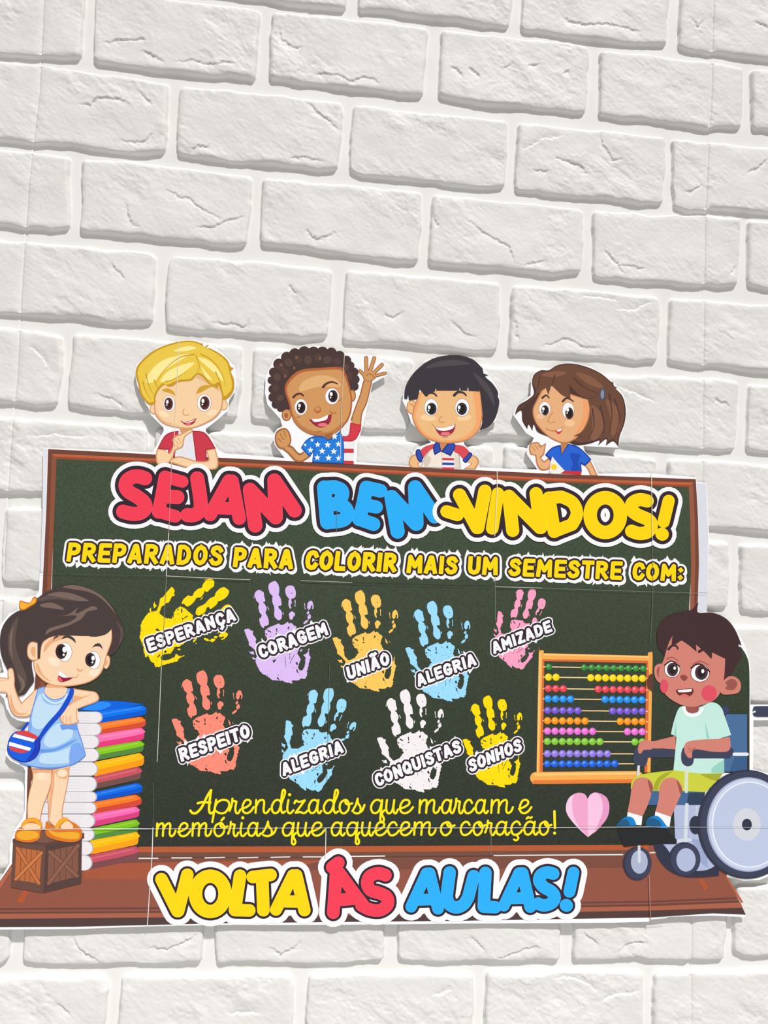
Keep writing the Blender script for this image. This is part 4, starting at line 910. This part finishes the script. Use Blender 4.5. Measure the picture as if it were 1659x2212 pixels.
d(B, None, S1d, cA.P("500,722* 558,712* 574,770 574,828 530,845 400,836 284,800 276,786 330,760 385,772 450,790 515,782")); d(B, None, S1, cA.P("508,726* 552,718* 567,770 566,822 528,836 402,828 292,793 286,788 332,768 385,780 450,798 520,790"))

at(0.0002); B = 'boy#curly'; LABELS[B] = 'curly haired boy waving in a starred shirt'
S2, S2d, S2l = (204, 148, 92), (160, 98, 58), (222, 172, 118)
d(B, None, S2d, cA.P("1390,548* 1416,470 1450,380 1474,290 1500,280 1526,296 1516,350 1496,430 1466,500 1460,575* 1415,575*")); d(B, None, S2, cA.P("1400,548* 1424,470 1458,380 1482,290 1500,286 1518,298 1508,350 1488,430 1458,500 1452,570* 1420,570*"))
for q, w_ in (("1492,245 1490,152", 20), ("1512,240 1540,154", 20), ("1532,250 1588,194", 19), ("1540,264 1606,247", 16), ("1488,268 1452,232", 17)): d(B, None, S2d, cA.S(q, w_ + 5, smooth=False))
d(B, None, S2d, cA.E(1508, 262, 40, 36)); d(B, None, S2, cA.E(1508, 262, 36, 32))
for q, w_ in (("1492,245 1490,152", 15), ("1512,240 1540,154", 15), ("1532,250 1588,194", 14), ("1540,264 1606,247", 11), ("1488,268 1452,232", 12)): d(B, None, S2, cA.S(q, w_, smooth=False))
d(B, None, S2d, cA.S("1490,262 1510,250 1530,262 1545,280", 5))
BUMPS = [(905, 290, 24), (918, 240, 28), (950, 190, 34), (1000, 150, 36), (1050, 128, 36), (1108, 118, 38), (1165, 118, 36), (1220, 118, 36), (1275, 122, 34), (1325, 142, 34), (1368, 168, 30), (1392, 200, 26), (1415, 240, 28), (1424, 285, 26), (1418, 328, 26), (1400, 350, 22), (912, 345, 26), (914, 395, 28), (934, 438, 28), (962, 462, 24), (985, 470, 18)]
HK = (72, 54, 52)
hb = []
for x, y, r in BUMPS: hb += cA.E(x, y, r, r, 0, 18)
d(B, 'hair', HK, hb + cA.P("905,300 950,190 1050,120 1165,108 1275,115 1390,190 1425,290 1410,355* 1330,320 1100,330 1010,490* 960,470 915,400"))
for i, (x, y, r) in enumerate([(960, 210, 26), (1010, 180, 28), (1070, 160, 26), (1130, 165, 28), (1190, 150, 26), (1250, 165, 28), (1310, 175, 26), (1360, 210, 24), (1385, 260, 24), (940, 270, 26), (930, 340, 24), (960, 400, 24), (990, 240, 24)]):
    d(B, 'hair', (90, 68, 62) if i % 2 else (84, 62, 58), cA.E(x, y, r, r * .85, i * 30, 16))
for x, y in ((965, 195), (1060, 150), (1205, 155), (1045, 215), (990, 265)): d(B, 'hair', (128, 88, 66), cA.E(x, y, 8, 10))
d(B, None, S2d, cA.E(998, 505, 30, 36)); d(B, None, S2, cA.E(998, 505, 24, 30)); d(B, None, S2d, cA.E(996, 508, 12, 16)); d(B, None, S2d, cA.E(1405, 385, 22, 36)); d(B, None, S2, cA.E(1403, 385, 17, 30))
FC = "1025,268 1090,226 1200,214 1332,210 1364,250 1394,350 1404,420 1394,502 1354,574 1282,624 1200,636 1118,614 1056,564 1026,502 1014,440 986,340"
d(B, None, (176, 98, 54), cA.P(FC)); d(B, None, S2, cA.P("1036,282 1096,242 1200,230 1325,226 1354,262 1384,352 1394,420 1384,498 1346,566 1278,614 1200,624 1124,602 1066,554 1036,496 1026,436 1000,345"))
d(B, None, S2l, cA.P("1100,300 1200,260 1300,280 1330,330 1200,330 1080,360")); d(B, None, (184, 122, 72), cA.P("1040,500 1080,560 1150,600 1260,610 1350,550 1300,620 1200,630 1110,605 1050,550"))
eye(B, 'a', cA, 1087, 456, 38, 48, 1088, 459, 27, 36, 1078, 447, 8, (60, 40, 40)); eye(B, 'b', cA, 1280, 390, 42, 49, 1285, 389, 29, 38, 1274, 376, 9, (60, 40, 40))
d(B, 'hair', (86, 50, 44), cA.S("1040,396 1060,378 1085,374 1102,386", 14, 10)); d(B, 'hair', (86, 50, 44), cA.S("1224,332 1244,312 1278,301 1312,312", 16, 8))
d(B, None, (180, 104, 62), cA.P("1168,475 1178,455 1200,452 1212,470 1205,490 1182,492")); d(B, None, S2, cA.E(1190, 468, 15, 12)); d(B, None, S2d, cA.S("1060,520 1085,515", 4)); d(B, None, S2d, cA.S("1320,420 1345,400", 4)); d(B, None, S2d, cA.S("1265,480 1285,495 1305,490", 5)); d(B, None, S2d, cA.S("1180,610 1215,605", 4))
mouth(B, cA, "1136,534* 1200,528 1278,498* 1270,545 1245,572 1208,582 1168,566", "1154,530* 1200,528 1254,504* 1246,532 1200,546 1166,546", (1222, 566, 30, 11))
d(B, None, S2d, cA.P("1235,628* 1285,612* 1278,652 1240,655"))
d(B, None, S2d, cA.P("926,640 942,602 985,585 1014,608 1028,660 1010,704 968,716 936,692")); d(B, None, S2d, cA.P("1000,688* 1036,700 1078,742 1118,718* 1150,758* 1092,795 1052,790 1004,740 976,714"))
d(B, None, S2, cA.P("934,640 950,610 985,594 1007,614 1020,660 1003,697 970,707 944,687")); d(B, None, S2, cA.P("1000,700* 1030,710 1076,754 1116,730* 1138,756* 1090,786 1056,780 1012,734 985,712"))
for q in ("960,620 972,650 985,655", "980,605 995,640", "945,650 965,670"): d(B, None, S2d, cA.S(q, 5))
SB = (34, 122, 214)
d(B, 'shirt', (232, 230, 234), cA.P("1330,602* 1392,525* 1402,555* 1420,660 1412,806* 1348,806* 1348,690"))
for y in (712, 787): d(B, 'shirt', (204, 56, 66), cA.G("1350,%d 1413,%d 1413,%d 1350,%d" % (y, y + 2, y + 28 if y < 780 else 808, y + 28 if y < 780 else 806)))
d(B, 'shirt', (190, 48, 60), cA.P("1392,552* 1460,566* 1458,596* 1434,644 1404,668 1350,668* 1344,634* 1380,628")); d(B, 'shirt', (206, 60, 72), cA.P("1398,560* 1452,572* 1450,592 1428,638 1400,660 1354,660* 1350,638* 1386,632"))
d(B, 'shirt', (20, 84, 176), cA.P("1088,706* 1120,660 1168,636 1230,640 1255,656 1292,638 1332,600* 1352,680 1352,806* 1156,798* 1164,735* 1138,764*")); d(B, 'shirt', SB, cA.P("1096,704* 1124,665 1170,644 1230,648 1256,664 1296,646 1328,612* 1345,682 1346,800* 1162,792* 1170,722* 1138,752*"))
d(B, 'shirt', (20, 84, 176), cA.S("1185,650 1175,700 1166,740", 5))
def star(cr, x, y, r, n=5, q=.42, a=-90):
    return [cr.m([(x + (r if i % 2 == 0 else r * q) * math.cos(math.radians(a + 180 * i / n)), y + (r if i % 2 == 0 else r * q) * math.sin(math.radians(a + 180 * i / n))) for i in range(2 * n)])]
for x, y, r in ((1295, 638, 22), (1252, 690, 22), (1318, 685, 20), (1190, 688, 20), (1146, 722, 20), (1218, 728, 22), (1290, 730, 22), (1188, 768, 21), (1258, 770, 22), (1320, 773, 20), (1113, 690, 11), (1155, 660, 13)): d(B, 'shirt', (238, 240, 244), star(cA, x, y, r))

at(0.0002); B = 'boy#bowl_cut'; LABELS[B] = 'black bowl-cut boy in cream polo shirt'
S3, S3d, S3o = (232, 184, 128), (200, 132, 84), (238, 164, 106)
d(B, None, S3d, cB.P("182,736* 222,790* 196,806 214,832* 148,828 132,795 148,755")); d(B, None, S3, cB.P("184,746* 214,790* 188,806 204,828* 154,824 140,795 155,760")); d(B, None, S3d, cB.P("548,740* 588,766 597,800 574,842* 496,838* 545,804 506,792*")); d(B, None, S3, cB.P("550,750* 582,772 588,800 566,836* 508,834* 552,804 514,792*"))
d(B, 'shirt', (188, 172, 156), cB.P("296,682* 250,740 205,828* 478,834* 466,740 448,690*")); d(B, 'shirt', (234, 224, 212), cB.P("304,688* 258,742 214,824* 470,830* 458,740 442,696*")); d(B, 'shirt', (212, 198, 182), cB.S("350,725 352,832", 5)); d(B, 'shirt', (212, 198, 182), cB.P("230,800 260,750 280,780 250,826")); d(B, 'shirt', (220, 208, 194), cB.P("440,740 462,780 468,828 440,828"))
d(B, 'shirt', (212, 74, 82), cB.P("300,672* 240,690 204,722* 226,772* 262,722 296,700")); d(B, 'shirt', (212, 74, 82), cB.P("436,676* 500,690 540,732* 498,780* 464,742 432,722"))
NB = (48, 76, 168)
d(B, 'shirt', (32, 48, 122), cB.P("182,712 206,708* 228,766* 216,794 194,784 178,744")); d(B, 'shirt', NB, cB.P("188,718 203,715 220,766 212,784 198,776 186,744")); d(B, 'shirt', (32, 48, 122), cB.P("532,728 550,734 550,754 512,798 488,780* 526,738*")); d(B, 'shirt', NB, cB.P("534,738 544,742 542,754 510,788 496,780"))
d(B, None, S3d, cB.P("330,655* 405,655* 398,700 348,726*"))
d(B, 'shirt', (32, 48, 122), cB.P("308,664* 334,656* 348,722* 303,748* 292,700")); d(B, 'shirt', NB, cB.P("314,670* 330,665* 340,718* 308,738* 300,702")); d(B, 'shirt', (32, 48, 122), cB.P("398,658* 424,664 442,690 410,754* 346,724*")); d(B, 'shirt', NB, cB.P("404,666* 422,672 434,692 406,742* 358,722*"))
for y, c in ((765, (206, 62, 72)), (781, (240, 238, 240)), (796, (52, 72, 160)), (813, (240, 238, 240)), (827, (206, 62, 72))): d(B, 'shirt', c, cB.G("355,%d 433,%d 432,%d 353,%d" % (y, y + 2, y + 18, y + 16)))
d(B, None, S3d, cB.E(152, 428, 35, 46)); d(B, None, S3, cB.E(152, 428, 29, 40)); d(B, None, S3d, cB.S("140,410 160,415 168,440", 6)); d(B, None, S3d, cB.E(632, 440, 33, 44)); d(B, None, S3, cB.E(632, 440, 27, 38)); d(B, None, S3d, cB.S("645,420 625,425 618,450", 6))
HA, HAl = (58, 54, 60), (78, 72, 78)
d(B, 'hair', HA, cB.P("560,300* 660,300 728,370 726,440 702,510 660,560 600,582* 620,520 600,400"))
d(B, None, S3d, cB.P("196,330* 310,318* 604,320* 616,420 620,500 596,584 524,646 420,668 340,667 236,628 176,555 154,480 176,400")); d(B, None, S3o, cB.P("202,330* 310,320* 600,324* 610,420 613,500 590,578 520,638 420,659 342,658 242,620 184,550 162,480 184,400")); d(B, None, S3, cB.P("215,345* 310,325* 560,330 582,420 585,500 560,570 500,625 420,646 345,645 250,608 200,545 180,480 200,410"))
d(B, None, (242, 204, 156), cB.E(260, 500, 52, 20, 8)); d(B, None, (242, 204, 156), cB.E(500, 500, 48, 20, -8)); d(B, None, S3o, cB.P("560,330 600,330 606,480 580,560 575,450"))
eye(B, 'a', cB, 280, 430, 44, 55, 283, 440, 33, 40, 267, 430, 9, (50, 46, 50)); eye(B, 'b', cB, 486, 432, 46, 57, 484, 440, 34, 41, 466, 430, 9, (50, 46, 50))
d(B, None, S3d, cB.S("352,490 335,508 338,528 368,528", 5)); mouth(B, cB, "303,558* 370,566 444,540* 430,590 388,622 345,618 318,590", "308,562* 370,566 440,544* 420,572 370,586 326,580", (375, 606, 32, 13)); d(B, None, S3d, cB.S("285,540 300,555", 4)); d(B, None, S3d, cB.S("355,630 390,630", 4))
d(B, 'hair', HA, cB.P("102,374* 108,300 150,220 220,150 300,104 400,84 480,87 560,114 610,160 622,172* 628,206* 664,218* 640,228 690,275 725,340 700,420* 640,390 606,330* 604,300* 600,326* 530,322* 525,288* 520,320* 475,318* 470,290* 468,320* 316,320* 312,300* 306,324* 240,356* 205,310* 190,376* 140,384 134,388* 128,345* 122,376*"))
d(B, 'hair', HAl, cB.P("240,170 330,125 450,115 540,140 470,150 340,160")); d(B, 'hair', HAl, cB.P("560,200 640,260 690,340 700,430 660,350 600,270"))
d(B, 'hair', HA, cB.S("248,352 270,334 302,340 316,356", 16, 10)); d(B, 'hair', HA, cB.S("434,350 458,330 494,334 512,352", 20, 10))

at(0.0002); B = 'girl#bob'; LABELS[B] = 'brown bob-haired girl in blue shirt'
HC, HCd, HCl = (108, 72, 56), (78, 54, 48), (132, 90, 68)
S4, S4d = (226, 172, 124), (188, 122, 80)
d(B, 'hair', HCd, cB.P("836,480* 858,420 920,380 962,338 950,270 962,215 1010,184 1060,184 1120,150 1210,139 1320,164 1410,208 1476,262 1488,255* 1494,288 1524,302* 1505,305 1552,360 1572,450 1562,540 1532,620 1523,692* 1488,655 1440,684* 1442,640 1386,684* 1396,650 1330,672 1250,682 1196,666* 1100,640 1038,618* 985,592 962,545 952,586* 928,545 918,574* 886,520 878,452"))
d(B, None, S4d, cB.P("930,700 944,668 990,662 1012,682 1044,666* 1036,712 1030,742 1010,764* 1032,786 1058,766 1080,790 1064,840 1005,846 978,800 970,752 940,742")); d(B, None, S4, cB.P("938,700 950,676 990,671 1010,692 1034,680* 1028,710 1022,738 998,760* 1028,796 1058,778 1070,792 1056,832 1010,836 986,796 978,748 948,736"))
for q in ("950,690 970,720", "970,680 990,712", "992,680 1008,700"): d(B, None, S4d, cB.S(q, 5))
d(B, None, S4d, cB.P("1296,815* 1338,784* 1366,840 1386,884* 1336,882* 1318,840")); d(B, None, S4, cB.P("1304,816* 1334,792* 1358,842 1376,880* 1342,878* 1326,840")); d(B, None, S4d, cB.P("1140,650* 1195,650* 1184,690 1146,744*"))
SU = (40, 98, 206)
d(B, 'shirt', (24, 60, 150), cB.P("1036,746* 1080,698 1140,678* 1146,742* 1188,672* 1250,688 1302,730 1344,776* 1302,820* 1276,806* 1280,862* 1060,868* 1072,790")); d(B, 'shirt', SU, cB.P("1046,746* 1084,706 1134,688* 1144,752* 1192,680* 1248,696 1298,736 1332,776* 1300,808* 1268,790* 1272,858* 1150,862* 1110,790 1080,768"))
d(B, 'shirt', (30, 76, 176), cB.P("1200,740 1220,800 1210,850 1265,850 1258,790 1268,740")); d(B, 'shirt', (238, 234, 230), cB.P("1084,756* 1120,800 1168,852* 1140,870* 1064,866* 1072,800")); d(B, 'shirt', (246, 206, 44), star(cB, 1094, 826, 28, 8, .55)); d(B, 'shirt', (246, 206, 44), star(cB, 1150, 842, 8)); d(B, 'shirt', (196, 52, 58), cB.G("1166,850 1276,854 1276,880 1138,870"))
d(B, None, S4d, cB.P("1014,312* 1080,280 1200,338 1326,378* 1338,440 1318,532 1278,606 1214,656 1150,668 1066,632 996,566 960,502 954,440 980,380")); d(B, None, S4, cB.P("1022,318* 1080,290 1200,345 1318,384* 1329,440 1310,528 1270,598 1210,648 1150,659 1070,624 1002,560 968,500 962,440 988,384")); d(B, None, (236, 158, 104), cB.P("1290,390 1322,400 1320,500 1280,580 1230,620 1270,540 1290,460"))
d(B, None, (238, 192, 146), cB.E(1005, 490, 26, 16)); d(B, None, (238, 192, 146), cB.E(1200, 535, 34, 22)); d(B, None, S4d, cB.S("1088,462 1064,496 1056,520 1074,534 1104,526", 5))
eye(B, 'a', cB, 1034, 440, 36, 45, 1036, 450, 25, 34, 1025, 440, 8, (66, 44, 42)); eye(B, 'b', cB, 1190, 452, 38, 53, 1197, 470, 27, 39, 1186, 446, 9, (66, 44, 42))
d(B, 'hair', HCd, cB.S("1018,368 1042,350 1064,368", 14, 8)); d(B, 'hair', HCd, cB.S("1154,390 1182,368 1224,390", 16, 8))
d(B, None, S4d, cB.S("1042,572 1080,586 1120,582 1152,562", 6)); mouth(B, cB, "1100,584* 1152,566* 1146,592 1124,608", "1112,582* 1150,568* 1140,586 1120,590", None, (206, 62, 62))
d(B, 'hair', HC, cB.P("956,270 968,222 1012,192 1060,192 1122,158 1210,147 1320,172 1408,216 1480,280 1545,364 1562,450 1552,540 1524,618 1516,670* 1488,640 1446,664* 1446,630 1396,662* 1402,638 1330,658 1262,664 1222,650* 1284,622* 1222,622* 1290,580 1334,480 1322,378* 1240,344* 1196,284* 1206,368* 1150,350 1078,282* 1058,348* 1040,300* 1000,330 900,420 852,450 940,380 976,330"))
for q in ("1240,200 1330,220 1420,290 1380,300 1300,260", "1340,420 1400,460 1420,560 1380,640 1340,640 1350,540", "1440,380 1520,440 1530,560 1480,620 1470,500", "1010,215 1100,190 1180,200 1100,230"): d(B, 'hair', HCl, cB.P(q))
for q in ("1200,290 1260,350 1330,372 1400,350", "1230,240 1300,300 1390,340", "1400,420 1430,540 1420,640", "1500,380 1530,500 1500,620", "1350,440 1360,560 1320,640", "1000,230 990,290 970,330", "1100,220 1080,290", "1460,340 1480,480 1460,600"): d(B, 'hair', HCd, cB.S(q, 10, 3))
d(B, 'hair_clip', (78, 80, 96), cB.P("1418,298 1440,328 1438,370 1412,388 1394,345")); d(B, 'hair_clip', (132, 138, 154), cB.P("1416,310 1428,335 1424,365 1412,372 1404,345"))

# ------------------------------------------------------------------ boy in the wheelchair
at(0.0005); W = 'wheelchair'; LABELS[W] = 'blue wheelchair with grey wheels'; B = 'boy#seated'; LABELS[B] = 'brown haired boy in mint shirt seated in the wheelchair'
NV, NVd, LI, LI2 = (62, 66, 88), (50, 54, 72), (172, 182, 212), (196, 204, 226)
d(W, 'backrest', (58, 66, 98), cE.E(1375, 780, 26, 26)); d(W, 'backrest', (72, 108, 150), cE.P("1375,808* 1518,808* 1518,1190* 1360,1190*")); d(W, 'backrest', (58, 92, 134), cE.P("1440,1080* 1518,1080* 1518,1190* 1400,1190*"))
d(W, 'push_handle', NV, cE.P("1556,790* 1575,782 1575,796 1556,800* 1565,820 1590,826* 1760,826* 1760,755* 1590,755 1562,762"))
d(W, 'far_wheel', NVd, cE.P("905,1672* 900,1690 930,1770 990,1840 1080,1885 1200,1892 1330,1882* 1340,1700* 1100,1672*")); d(W, 'far_wheel', LI, cE.P("1030,1400* 1250,1400* 1300,1820* 1240,1845 1150,1845 1060,1800 985,1700 960,1672* 1040,1640*")); d(W, 'far_wheel', (150, 162, 198), cE.P("1150,1640* 1240,1640* 1260,1830* 1200,1780"))
d(W, 'seat', (66, 100, 142), cE.P("850,1318* 1240,1318* 1225,1412* 850,1412*")); d(W, 'seat', (48, 62, 84), cE.P("1130,1330* 1240,1330* 1222,1412* 1115,1412*"))
d(W, 'frame_tube#a', (190, 196, 214), cE.S("1185,1420* 1178,1550*", 16)); d(W, 'wheel_hinge', NVd, cE.E(1176, 1545, 42, 62)); d(W, None, (206, 214, 220), cE.S("1118,1410* 1108,1648*", 24)); d(W, 'frame_tube#c', (206, 214, 220), cE.S("1060,1648* 1140,1642*", 18))
d(W, 'caster#front', NVd, cE.E(788, 1800, 95, 112)); d(W, 'caster#front', NV, cE.E(794, 1800, 86, 104)); d(W, 'caster#front', (166, 176, 200), cE.E(802, 1790, 56, 78)); d(W, 'caster#front', (206, 210, 220), cE.S("800,1680* 802,1788*", 18))
d(W, 'caster#rear', NVd, cE.E(1102, 1772, 106, 114)); d(W, 'caster#rear', NV, cE.E(1108, 1772, 97, 105)); d(W, 'caster#rear', LI, cE.E(1112, 1776, 64, 78))
d(W, 'footrest', (40, 41, 44), cE.P("650,1552* 850,1548* 962,1560* 1050,1640* 1050,1672* 880,1672* 700,1690* 690,1672*"))
MT, MTd = (190, 226, 216), (146, 204, 190)
SB_, SBd = (204, 126, 112), (150, 84, 76)
d(B, None, SB_, cE.P("1042,952* 960,972 880,990 822,984 796,1014 795,1062 814,1068 832,1046 880,1042 940,1036 1044,1042*"))
d(W, 'armrest#a', NV, cE.P("764,1070 782,1026 840,1030 940,1038* 1044,1042* 1046,1096* 860,1096* 845,1148 800,1156 764,1130")); d(W, 'frame_tube#d', (208, 212, 218), cE.S("797,1156* 794,1230*", 18))
d(B, None, SB_, cE.P("822,984 796,1014 795,1062 814,1068 832,1046 880,1042 900,1020 890,988"))
d(B, 'shirt', MT, cE.P("1064,770 1112,754 1200,760 1282,728 1342,758 1372,830 1412,946* 1330,972* 1365,1110* 1366,1200* 1200,1206* 1028,1182* 1046,1000* 1048,958* 1012,940* 1030,860")); d(B, 'shirt', MTd, cE.P("1046,850* 1048,958* 1032,948*")); d(B, 'shirt', MTd, cE.P("1240,850* 1256,920 1268,962* 1248,962")); d(B, 'shirt', MTd, cE.P("1290,1160 1366,1110* 1366,1198* 1280,1198*"))
d(B, None, SBd, cE.P("1108,752* 1198,752* 1192,790 1150,802 1116,786")); d(B, 'shirt', (236, 240, 240), cE.S("1096,766 1118,806 1155,816 1195,806 1220,770", 20))
d(W, None, (204, 216, 216), cE.S("1116,1150* 1114,1320*", 24))
SH, SHd = (196, 202, 62), (160, 166, 48)
d(B, 'shorts', SH, cE.P("745,1305* 756,1245 826,1206 1030,1180* 1200,1202* 1355,1200* 1300,1270* 1240,1326* 1080,1318* 890,1318*")); d(B, 'shorts', SHd, cE.P("890,1316* 912,1250 960,1205 1030,1184* 990,1215 940,1262 926,1316*")); d(B, 'shorts', SHd, cE.P("1200,1206* 1355,1202* 1310,1250"))
d(W, None, (208, 218, 190), cE.S("1116,1185* 1112,1312*", 24))
d(B, None, SB_, cE.P("750,1300 772,1246 820,1228 872,1245 892,1292 862,1400 822,1488* 722,1462* 740,1370")); d(B, None, SBd, cE.P("858,1240 892,1292 880,1340* 866,1290")); d(B, None, SB_, cE.P("936,1292 962,1246 1010,1228 1062,1250 1087,1310 1052,1400 1012,1492* 908,1457* 930,1370")); d(B, None, SBd, cE.P("1050,1242 1087,1310 1075,1345* 1060,1290"))
for tg, sk, sh, toe in (('a', "724,1458* 822,1486* 816,1546* 760,1542* 720,1492*", "650,1544 680,1510 722,1488 762,1500 784,1548* 650,1552*", "650,1544 680,1512 720,1508 745,1552* 650,1552*"), ('b', "908,1454* 1012,1490* 1002,1558* 950,1540* 904,1488*", "842,1540 858,1502 912,1482 952,1508 994,1568* 848,1552*", "842,1540 856,1504 900,1500 940,1525 948,1556* 846,1552*")):
    d(B, 'sock#' + tg, (236, 238, 242), cE.P(sk)); d(B, 'shoe#' + tg, (24, 128, 200), cE.P(sh)); d(B, 'shoe#' + tg, (34, 88, 128), cE.P(toe))
d(W, 'armrest#b', NV, cE.P("1082,1060 1108,1022 1200,1026* 1395,1026 1428,1060 1400,1102* 1165,1102* 1154,1142 1118,1154 1084,1126")); d(W, 'frame_tube#e', (226, 230, 236), cE.S("1432,1074* 1518,1074*", 22))
d(B, None, SB_, cE.P("1326,972* 1402,958* 1408,1020 1382,1056 1280,1056 1166,1042 1150,1096 1122,1092 1100,1050 1108,1002 1150,984 1230,976")); d(B, None, SBd, cE.S("1150,1045 1175,1030", 5)); d(B, None, SBd, cE.S("1130,1030 1145,1060", 4))
HW = (66, 46, 48)
d(B, None, SB_, cE.P("980,490* 940,472 905,492 902,545 925,592 960,605*")); d(B, None, SBd, cE.P("955,500 925,500 918,535 940,570"))
d(B, 'hair', HW, cE.P("918,280 940,200 1000,150 1090,125 1140,118 1170,96 1196,64* 1190,131 1290,134 1380,174 1440,250 1482,352* 1460,346 1482,425 1440,492 1405,560 1358,580* 1000,560 975,440 958,402 928,362"))
d(B, None, SB_, cE.P("978,395 1000,330 1022,288* 1020,352 1082,318* 1130,350 1182,394* 1178,346* 1235,395 1282,444* 1286,398* 1330,420 1372,440* 1366,550 1350,640 1300,712 1200,752 1120,757 1050,732 980,682 940,602 932,520 962,450"))
d(B, None, SB_, cE.P("1352,600 1400,556 1452,568 1477,610 1462,662 1400,677 1344,668")); d(B, None, SBd, cE.P("1372,600 1405,575 1440,582 1452,612 1425,648 1372,640 1385,618"))
d(B, 'hair', HW, cE.S("996,376 1020,352 1048,356 1056,374", 18, 12)); d(B, 'hair', HW, cE.S("1200,392 1230,378 1270,400", 20, 14))
eye(B, 'a', cE, 1020, 510, 50, 52, 1022, 511, 37, 45, 1036, 502, 8, (72, 54, 58), (96, 56, 58), False); eye(B, 'b', cE, 1205, 535, 60, 57, 1214, 531, 43, 49, 1223, 522, 10, (72, 54, 58), (96, 56, 58), False)
d(B, None, (166, 92, 88), cE.S("985,440 1020,430 1060,452", 10, 6)); d(B, None, (166, 92, 88), cE.S("1160,478 1205,456 1262,480", 12, 6)); d(B, 'eyelash#a', (62, 36, 42), cE.S("970,482 1016,455 1068,492", 9)); d(B, 'eyelash#b', (62, 36, 42), cE.S("1145,500 1200,474 1268,524", 10))
d(B, None, (140, 74, 66), cE.P("1072,560 1096,546 1122,562 1100,588")); d(B, None, (216, 80, 96), cE.E(966, 622, 27, 46)); d(B, None, (216, 80, 96), cE.E(1265, 668, 51, 52))
d(B, 'mouth', (110, 44, 46), cE.P("1048,646 1100,640 1155,638 1158,668 1130,690 1082,688 1054,672")); d(B, 'mouth', (242, 242, 242), cE.P("1058,648* 1148,640* 1142,658 1068,662")); d(B, 'mouth', (216, 110, 104), cE.P("1072,684 1100,674 1132,686 1100,694"))
d(B, 'hair', (92, 60, 52), cE.P("884,540 896,600 886,656* 862,634 852,592 862,560"))
d(W, 'main_wheel', NVd, cE.E(1515, 1540, 328, 362, 0, 60)); d(W, 'main_wheel', NV, cE.E(1524, 1540, 316, 352, 0, 60)); d(W, 'main_wheel', (156, 166, 196), cE.E(1526, 1541, 276, 314, 0, 60)); d(W, 'main_wheel', LI2, cE.E(1530, 1541, 268, 306, 0, 60)); d(W, 'main_wheel', (226, 232, 242), cE.E(1532, 1541, 250, 286, 0, 60)); d(W, 'main_wheel', (184, 194, 220), cE.E(1533, 1541, 242, 278, 0, 60))
d(W, 'main_wheel', (204, 208, 216), cE.E(1516, 1541, 92, 109)); d(W, 'main_wheel', NVd, cE.E(1516, 1541, 33, 39))

# ------------------------------------------------------------------ joints between the taped sheets
at(0.0014)
for s, w_, c in (("387,737 378,930 371,1002", 1.3, (226, 220, 200)), ("371,1002 367,1110 365,1152", 1.1, (208, 150, 150)), ("365,1152 360,1244", 1.5, (226, 226, 222)), ("360,1244 357,1310 349,1450", 1.2, (140, 140, 120)), ("349,1440 345,1540 340,1645", 1.4, (206, 206, 198)), ("332,1690 331,1785", .8, (110, 112, 106)), ("331,1787 329,1850 326,1889 319,1999", 1.8, (226, 222, 218)),
 ("744,765 738,880 735,990", 1.2, (220, 205, 180)), ("728,1100 727,1150", .9, (130, 140, 120)), ("712,1430 708,1600 706,1690", .7, (92, 96, 84)), ("704,1787 703,1850", 1.8, (222, 220, 216)), ("1073,1017 1073,1060 1068,1158", 1.4, (232, 226, 208)), ("1069,1245 1069,1340", 1.0, (130, 138, 122)), ("1060,1790 1060,1845", 1.0, (140, 138, 130)),
 ("1406,1022 1407,1100 1408,1177", 1.3, (226, 222, 206)), ("1408,1177 1409,1278 1404,1387", .9, (112, 120, 104)), ("1401,1890 1404,1990", 1.6, (170, 130, 116)),
 ("360,1244 440,1248 540,1252", 1.5, (190, 190, 178)), ("650,1254 760,1258", 1.2, (180, 180, 168)), ("1070,1267 1170,1270", 1.3, (178, 178, 168)), ("1170,1270 1400,1278 1527,1281", .8, (130, 132, 124)), ("87,1237 220,1241 360,1244", .7, (86, 92, 80)), ("760,1259 1060,1267", .8, (40, 44, 38)),
 ("32,1791 180,1789 331,1789", 1.6, (226, 226, 224)), ("320,1789 706,1787", 1.1, (196, 196, 190)), ("706,1787 1060,1787 1400,1785", 1.5, (206, 206, 202)), ("1396,1785 1659,1786 1700,1786", .9, (206, 208, 222)), ("1405,1984 1440,1981", 1.5, (240, 240, 242))):
    d('sheet_joint#' + s, None, c, IMG.S(s, w_, smooth=True, n=3))
finish(poster)
